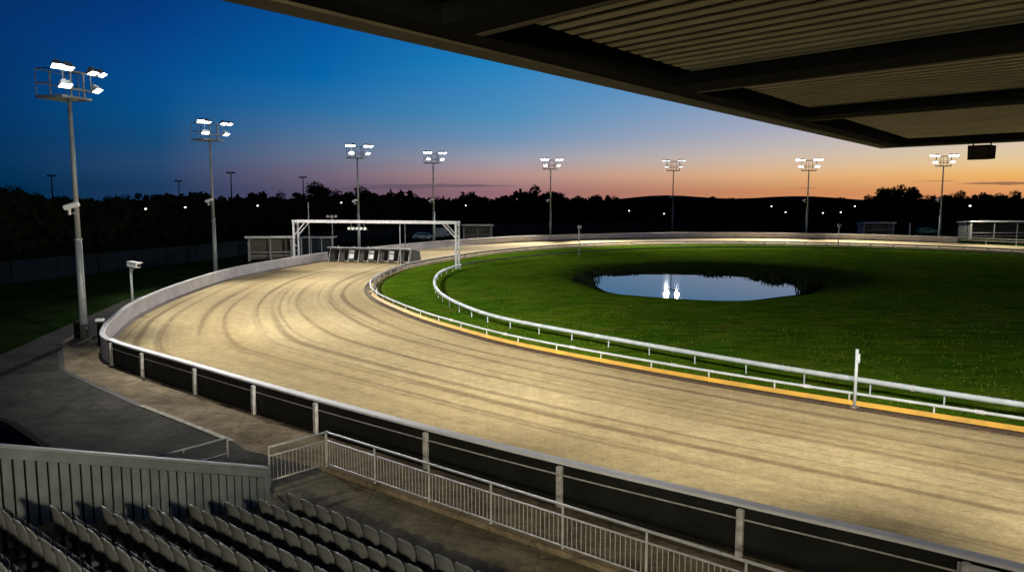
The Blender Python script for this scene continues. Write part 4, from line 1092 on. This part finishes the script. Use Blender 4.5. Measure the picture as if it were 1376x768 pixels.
for px, py, D, kd in spec + extra:
    p = atd(px, py, D); cm, tm = KINDS[kd]
    sc1 = p.z / 9.6
    t = thing('night_tree', '', 'tree', (p.x, D, 0), rnd.uniform(0, 6.28), 'dark trees along the skyline')
    t.scale = (sc1 * rnd.uniform(.95, 1.3), sc1 * rnd.uniform(.95, 1.3), sc1)
    low = py >= 270
    lab = ('low ' if low else '') + SHAPE[kd] + ' ' + nearest_mark(px)
    trees.append((t, lab, px))
    for me, nm in ((cm, 'crown'), (tm, 'trunk')):
        o = bpy.data.objects.new(nm, me); C.objects.link(o); o.parent = t
by = {}
for t, lab, px in trees: by.setdefault(lab, []).append((px, t))
for lab, l in by.items():
    l.sort(key=lambda q: q[0])
    for i, (px, t) in enumerate(l):
        t['label'] = lab if len(l) == 1 else lab + ', ' + ORD[i] + ' from left'

# the far wood that closes the view below the skyline: one dense dark mass of foliage
fw = MB(); rw = random.Random(77)
for i in range(46000):
    a = rw.uniform(-56, 52); t_ = min(1, max(0, (a + 36) / 26)); t_ = t_ * t_ * (3 - 2 * t_); D_ = (118 + 118 * t_) + rw.uniform(0, 28); aa = math.radians(a)
    hl = math.exp(-((a - 17) / 9.5) ** 4)
    top = 6.7 + 1.2 * t_ + 1.3 * math.exp(-((a + 36) / 4.0) ** 2) - 1.6 * hl + (1 - .6 * hl) * (.36 + .64 * t_) * (1.3 * math.sin(a * .9) * math.sin(a * .37 + 1) + 2.6 * _noise.noise(Vector((a * .8, 1, 0))) + 1.6 * _noise.noise(Vector((a * 2.6, 5, 0))) + .9 * _noise.noise(Vector((a * 8, 9, 0))))
    z = top * (1 - rw.random() ** 1.6 * 1.0) * rw.uniform(.9, 1.05)
    p = Vector((math.sin(aa) * D_, math.cos(aa) * D_, z)); s_ = rw.uniform(.45, 1.1)
    q = Vector((rw.gauss(0, 1), rw.gauss(0, 1), rw.gauss(0, 1))).normalized(); q2 = q.orthogonal().normalized()
    fw.add([p - q * s_, p - q2 * s_ * .6, p + q * s_, p + q2 * s_ * .6], [(0, 1, 2, 3)])
tag(fw.build('far_wood', 'leaf'), 'dense dark wood closing the view behind the whole ground', 'wood', kind='stuff')

# far hills
hv, hf = [], []
for i in range(121):
    a = math.radians(-75 + 150 * i / 120); px = 688 + F * math.tan(a) if abs(a) < 1.3 else 0
    base = 4.5 + 1.2 * math.sin(i * .31) + 2 * math.sin(i * .83 + 1)
    base += 6.0 * math.exp(-((i - 73.5) / 7.5) ** 4)
    for r, z in ((420, -.05), (560, 2.0), (1100, base), (1500, base * .6), (1700, -1)):
        hv.append((math.sin(a) * r, math.cos(a) * r, z))
for i in range(120):
    for k in range(4): q = i * 5 + k; hf.append((q, q + 5, q + 6, q + 1))
b = MB(); b.add(hv, hf); tag(b.build('hills', 'hill', smooth=True), kind='structure')

# pond reeds
def reed_mesh(seed, w, h, n):
    rnd = random.Random(seed); b_ = MB()
    for i in range(n):
        x, y = rnd.gauss(0, w), rnd.gauss(0, w * .5); hh = h * rnd.uniform(.5, 1.1); lx, ly = rnd.gauss(0, .2) * hh, rnd.gauss(0, .2) * hh; s = rnd.uniform(.02, .05); a = rnd.uniform(0, PI)
        dx, dy = math.cos(a) * s, math.sin(a) * s
        b_.add([(x - dx, y - dy, -.1), (x + dx, y + dy, -.1), (x + lx * .4 + dx * .8, y + ly * .4 + dy * .8, hh * .6), (x + lx * .4 - dx * .8, y + ly * .4 - dy * .8, hh * .6), (x + lx, y + ly, hh)], [(0, 1, 2, 3), (3, 2, 4)])
    return b_.mesh('reed_clump', 'reed')
RM = [reed_mesh(i, .45, .75, 200) for i in range(3)]
rl = []
for i, th in enumerate([4, 12, 20, 28, 37, 66, 112, 120, 148, 166, 174, 182, 356, 348, 340]):
    t = math.radians(th); r = pr(t) * rnd.uniform(1.03, 1.1); p = PC + Vector((math.cos(t), math.sin(t), 0)) * r
    o = bpy.data.objects.new('reed_clump', RM[i % 3]); C.objects.link(o); o.location = (p.x, p.y, -.48); o.rotation_euler = (0, 0, t + PI / 2)
    s_ = rnd.uniform(.6, 1.1) * (1.1 if th < 40 or th > 330 else 1.2 if th > 140 else .6); o.scale = (1.5, 1.2, s_)
    rl.append((project(p)[0], o, 'right bank' if th < 40 or th > 330 else 'left bank' if th > 140 and th < 200 else 'far bank'))
cnt = {}
for px, o, side in sorted(rl, key=lambda q: q[0]):
    cnt[side] = cnt.get(side, 0) + 1
    tag(o, 'dark clump of reeds on the %s of the pond, %s from left' % (side, ORD[cnt[side] - 1]), 'reeds', 'reed clumps round the pond')

# ------------------------------------------------------------------ sky
w = bpy.data.worlds.new('World'); sc.world = w; w.use_nodes = True
nt = w.node_tree; nd = nt.nodes; L = nt.links; nd.clear()
SUNAZ = math.radians(46)                 # where the sun went down: right of the view
sky = nd.new('ShaderNodeTexSky'); sky.sky_type = 'NISHITA'; sky.sun_disc = False
sky.sun_elevation = math.radians(-3.5); sky.sun_rotation = SUNAZ; sky.air_density = 1.2; sky.ozone_density = 2.0; sky.dust_density = 1.5
tc = nd.new('ShaderNodeTexCoord')
nrm = nd.new('ShaderNodeVectorMath'); nrm.operation = 'NORMALIZE'; L.new(tc.outputs['Generated'], nrm.inputs[0])
sep = nd.new('ShaderNodeSeparateXYZ'); L.new(nrm.outputs[0], sep.inputs[0])
def srgb(c): return tuple((v / 255 / 12.92 if v / 255 < .04045 else ((v / 255 + .055) / 1.055) ** 2.4) for v in c)
def ramp(stops):
    r = nd.new('ShaderNodeValToRGB'); e = r.color_ramp.elements
    for i, (p, c) in enumerate(stops):
        x = e[i] if i < 2 else e.new(p)
        x.position = p; x.color = (*srgb(c), 1)
    r.color_ramp.interpolation = 'B_SPLINE' if False else 'EASE' if False else 'LINEAR'
    return r
el = nd.new('ShaderNodeMath'); el.operation = 'MULTIPLY'; el.inputs[1].default_value = 2.5; L.new(sep.outputs['Z'], el.inputs[0])   # 0..1 for 0..23.6 degrees
# each ramp: the colour of the evening sky over one compass bearing, by height above the horizon
def skyramp(bearing, stops):
    k = 2.5 / 1030 * math.cos(math.radians(bearing))
    st_ = [(max(0, px) * k, c) for px, c in stops] + [(.82, (2, 26, 70)), (1, (1, 14, 42))]
    r = ramp(st_); L.new(el.outputs[0], r.inputs['Fac']); return r
SKY = [(-33, [(12, (0, 40, 70)), (22, (0, 45, 78)), (47, (5, 50, 90)), (117, (0, 55, 106)), (217, (0, 50, 110)), (260, (1, 46, 102))]),
       (-24.4, [(17, (28, 60, 96)), (47, (36, 72, 112)), (77, (15, 74, 120)), (117, (0, 79, 136)), (157, (0, 75, 140)), (217, (0, 60, 130)), (260, (0, 54, 118))]),
       (-13.5, [(10, (92, 82, 105)), (32, (112, 100, 120)), (57, (103, 115, 141)), (87, (75, 115, 155)), (117, (40, 110, 165)), (157, (0, 100, 167)), (217, (0, 85, 156)), (260, (0, 72, 142))]),
       (-.4, [(10, (150, 108, 115)), (32, (180, 144, 140)), (52, (155, 155, 170)), (77, (110, 145, 180)), (107, (75, 140, 186)), (177, (28, 128, 190)), (260, (8, 100, 170))]),
       (17.9, [(10, (202, 136, 92)), (32, (222, 175, 130)), (52, (206, 184, 165)), (67, (190, 180, 180)), (92, (163, 168, 188)), (140, (118, 155, 195)), (260, (40, 110, 180))]),
       (33, [(8, (222, 150, 98)), (32, (238, 180, 102)), (47, (233, 198, 145)), (62, (222, 200, 165)), (95, (205, 196, 190)), (150, (150, 172, 205)), (260, (60, 120, 185))])]
RAMPS = [skyramp(b_, st_) for b_, st_ in SKY]
east = RAMPS[0]
# azimuth from view axis: atan2(x, y)
az = nd.new('ShaderNodeMath'); az.operation = 'ARCTAN2'; L.new(sep.outputs['X'], az.inputs[0]); L.new(sep.outputs['Y'], az.inputs[1])
def maprange(a, b_, smooth=True):
    m_ = nd.new('ShaderNodeMapRange'); m_.interpolation_type = 'SMOOTHSTEP' if smooth else 'LINEAR'
    m_.inputs['From Min'].default_value = math.radians(a); m_.inputs['From Max'].default_value = math.radians(b_); L.new(az.outputs[0], m_.inputs['Value']); return m_
FS = [maprange(SKY[i][0], SKY[i + 1][0], False) for i in range(5)]; f3 = maprange(95, 175)
def mix(a, b_, f, mode='MIX'):
    m_ = nd.new('ShaderNodeMix'); m_.data_type = 'RGBA'; m_.blend_type = mode
    if isinstance(f, float): m_.inputs['Factor'].default_value = f
    else: L.new(f, m_.inputs['Factor'])
    L.new(a, m_.inputs[6]); L.new(b_, m_.inputs[7]); return m_.outputs[2]
c = RAMPS[0].outputs[0]
for i in range(5): c = mix(c, RAMPS[i + 1].outputs[0], FS[i].outputs[0])
c = mix(c, east.outputs[0], f3.outputs[0])
# thin dark cloud bars low down, each at its own bearing and height
def mth(op, a, b_=None):
    m_ = nd.new('ShaderNodeMath'); m_.operation = op
    for k, v in enumerate((a, b_)):
        if v is None: continue
        if isinstance(v, (int, float)): m_.inputs[k].default_value = v
        else: L.new(v, m_.inputs[k])
    return m_.outputs[0]
cmb = nd.new('ShaderNodeCombineXYZ'); L.new(mth('MULTIPLY', az.outputs[0], 40.0), cmb.inputs[0]); L.new(mth('MULTIPLY', sep.outputs['Z'], 300.0), cmb.inputs[1])
cn = nd.new('ShaderNodeTexNoise'); cn.inputs['Scale'].default_value = 1; cn.inputs['Detail'].default_value = 5; L.new(cmb.outputs[0], cn.inputs['Vector'])
jit = mth('SUBTRACT', cn.outputs['Fac'], .5)
for ca, ce, hw, hh, op, col in ((32.6, .0168, 2.7, .0019, .75, (120, 84, 78)), (28.6, .0198, 1.3, .0009, .5, (150, 110, 90)), (-5.5, .0165, 6.0, .0022, .6, (78, 72, 92)), (-9.5, .0135, 4.0, .0016, .5, (78, 74, 96)), (20.5, .0125, 1.2, .0007, .5, (160, 105, 80)), (40, .021, 4, .0025, .6, (130, 92, 85))):
    dx = mth('DIVIDE', mth('SUBTRACT', az.outputs[0], math.radians(ca)), math.radians(hw))
    dz = mth('DIVIDE', mth('ADD', mth('SUBTRACT', sep.outputs['Z'], ce), mth('MULTIPLY', jit, .004)), hh)
    d2 = mth('ADD', mth('MULTIPLY', dx, dx), mth('MULTIPLY', dz, dz))
    mr = nd.new('ShaderNodeMapRange'); mr.interpolation_type = 'SMOOTHSTEP'; mr.inputs['From Min'].default_value = 1.3; mr.inputs['From Max'].default_value = .3; mr.inputs['To Max'].default_value = op
    L.new(d2, mr.inputs['Value'])
    cd = nd.new('ShaderNodeRGB'); cd.outputs[0].default_value = (*srgb(col), 1); c = mix(c, cd.outputs[0], mr.outputs[0])
bg1 = nd.new('ShaderNodeBackground'); L.new(c, bg1.inputs['Color']); bg1.inputs['Strength'].default_value = 1.0
bg2 = nd.new('ShaderNodeBackground'); L.new(sky.outputs[0], bg2.inputs['Color']); bg2.inputs['Strength'].default_value = .05
ad = nd.new('ShaderNodeAddShader'); L.new(bg1.outputs[0], ad.inputs[0]); L.new(bg2.outputs[0], ad.inputs[1])
wo = nd.new('ShaderNodeOutputWorld'); L.new(ad.outputs[0], wo.inputs['Surface'])

sl_ = bpy.data.lights.new('afterglow_sun', 'SUN'); sl_.energy = .02; sl_.angle = math.radians(12); sl_.color = (1, .6, .35)
so = bpy.data.objects.new('afterglow_sun', sl_); C.objects.link(so)
so.rotation_euler = (math.radians(88), 0, -SUNAZ + PI)

# ------------------------------------------------------------------ camera and render settings
cam = bpy.data.cameras.new('camera'); co = bpy.data.objects.new('camera', cam); C.objects.link(co)
co.location = (0, 0, H); co.rotation_euler = (PI / 2 - PITCH, 0, 0)
cam.sensor_width = 36; cam.lens = F / 1376 * 36; cam.clip_start = .05; cam.clip_end = 6000
sc.camera = co
sc.view_settings.view_transform = 'Standard'; sc.view_settings.look = 'None'; sc.view_settings.exposure = 0; sc.view_settings.gamma = 1
sc.view_settings.use_curve_mapping = False
cy = sc.cycles
cy.use_denoising = True; cy.max_bounces = 6; cy.diffuse_bounces = 3; cy.glossy_bounces = 3; cy.sample_clamp_indirect = 4
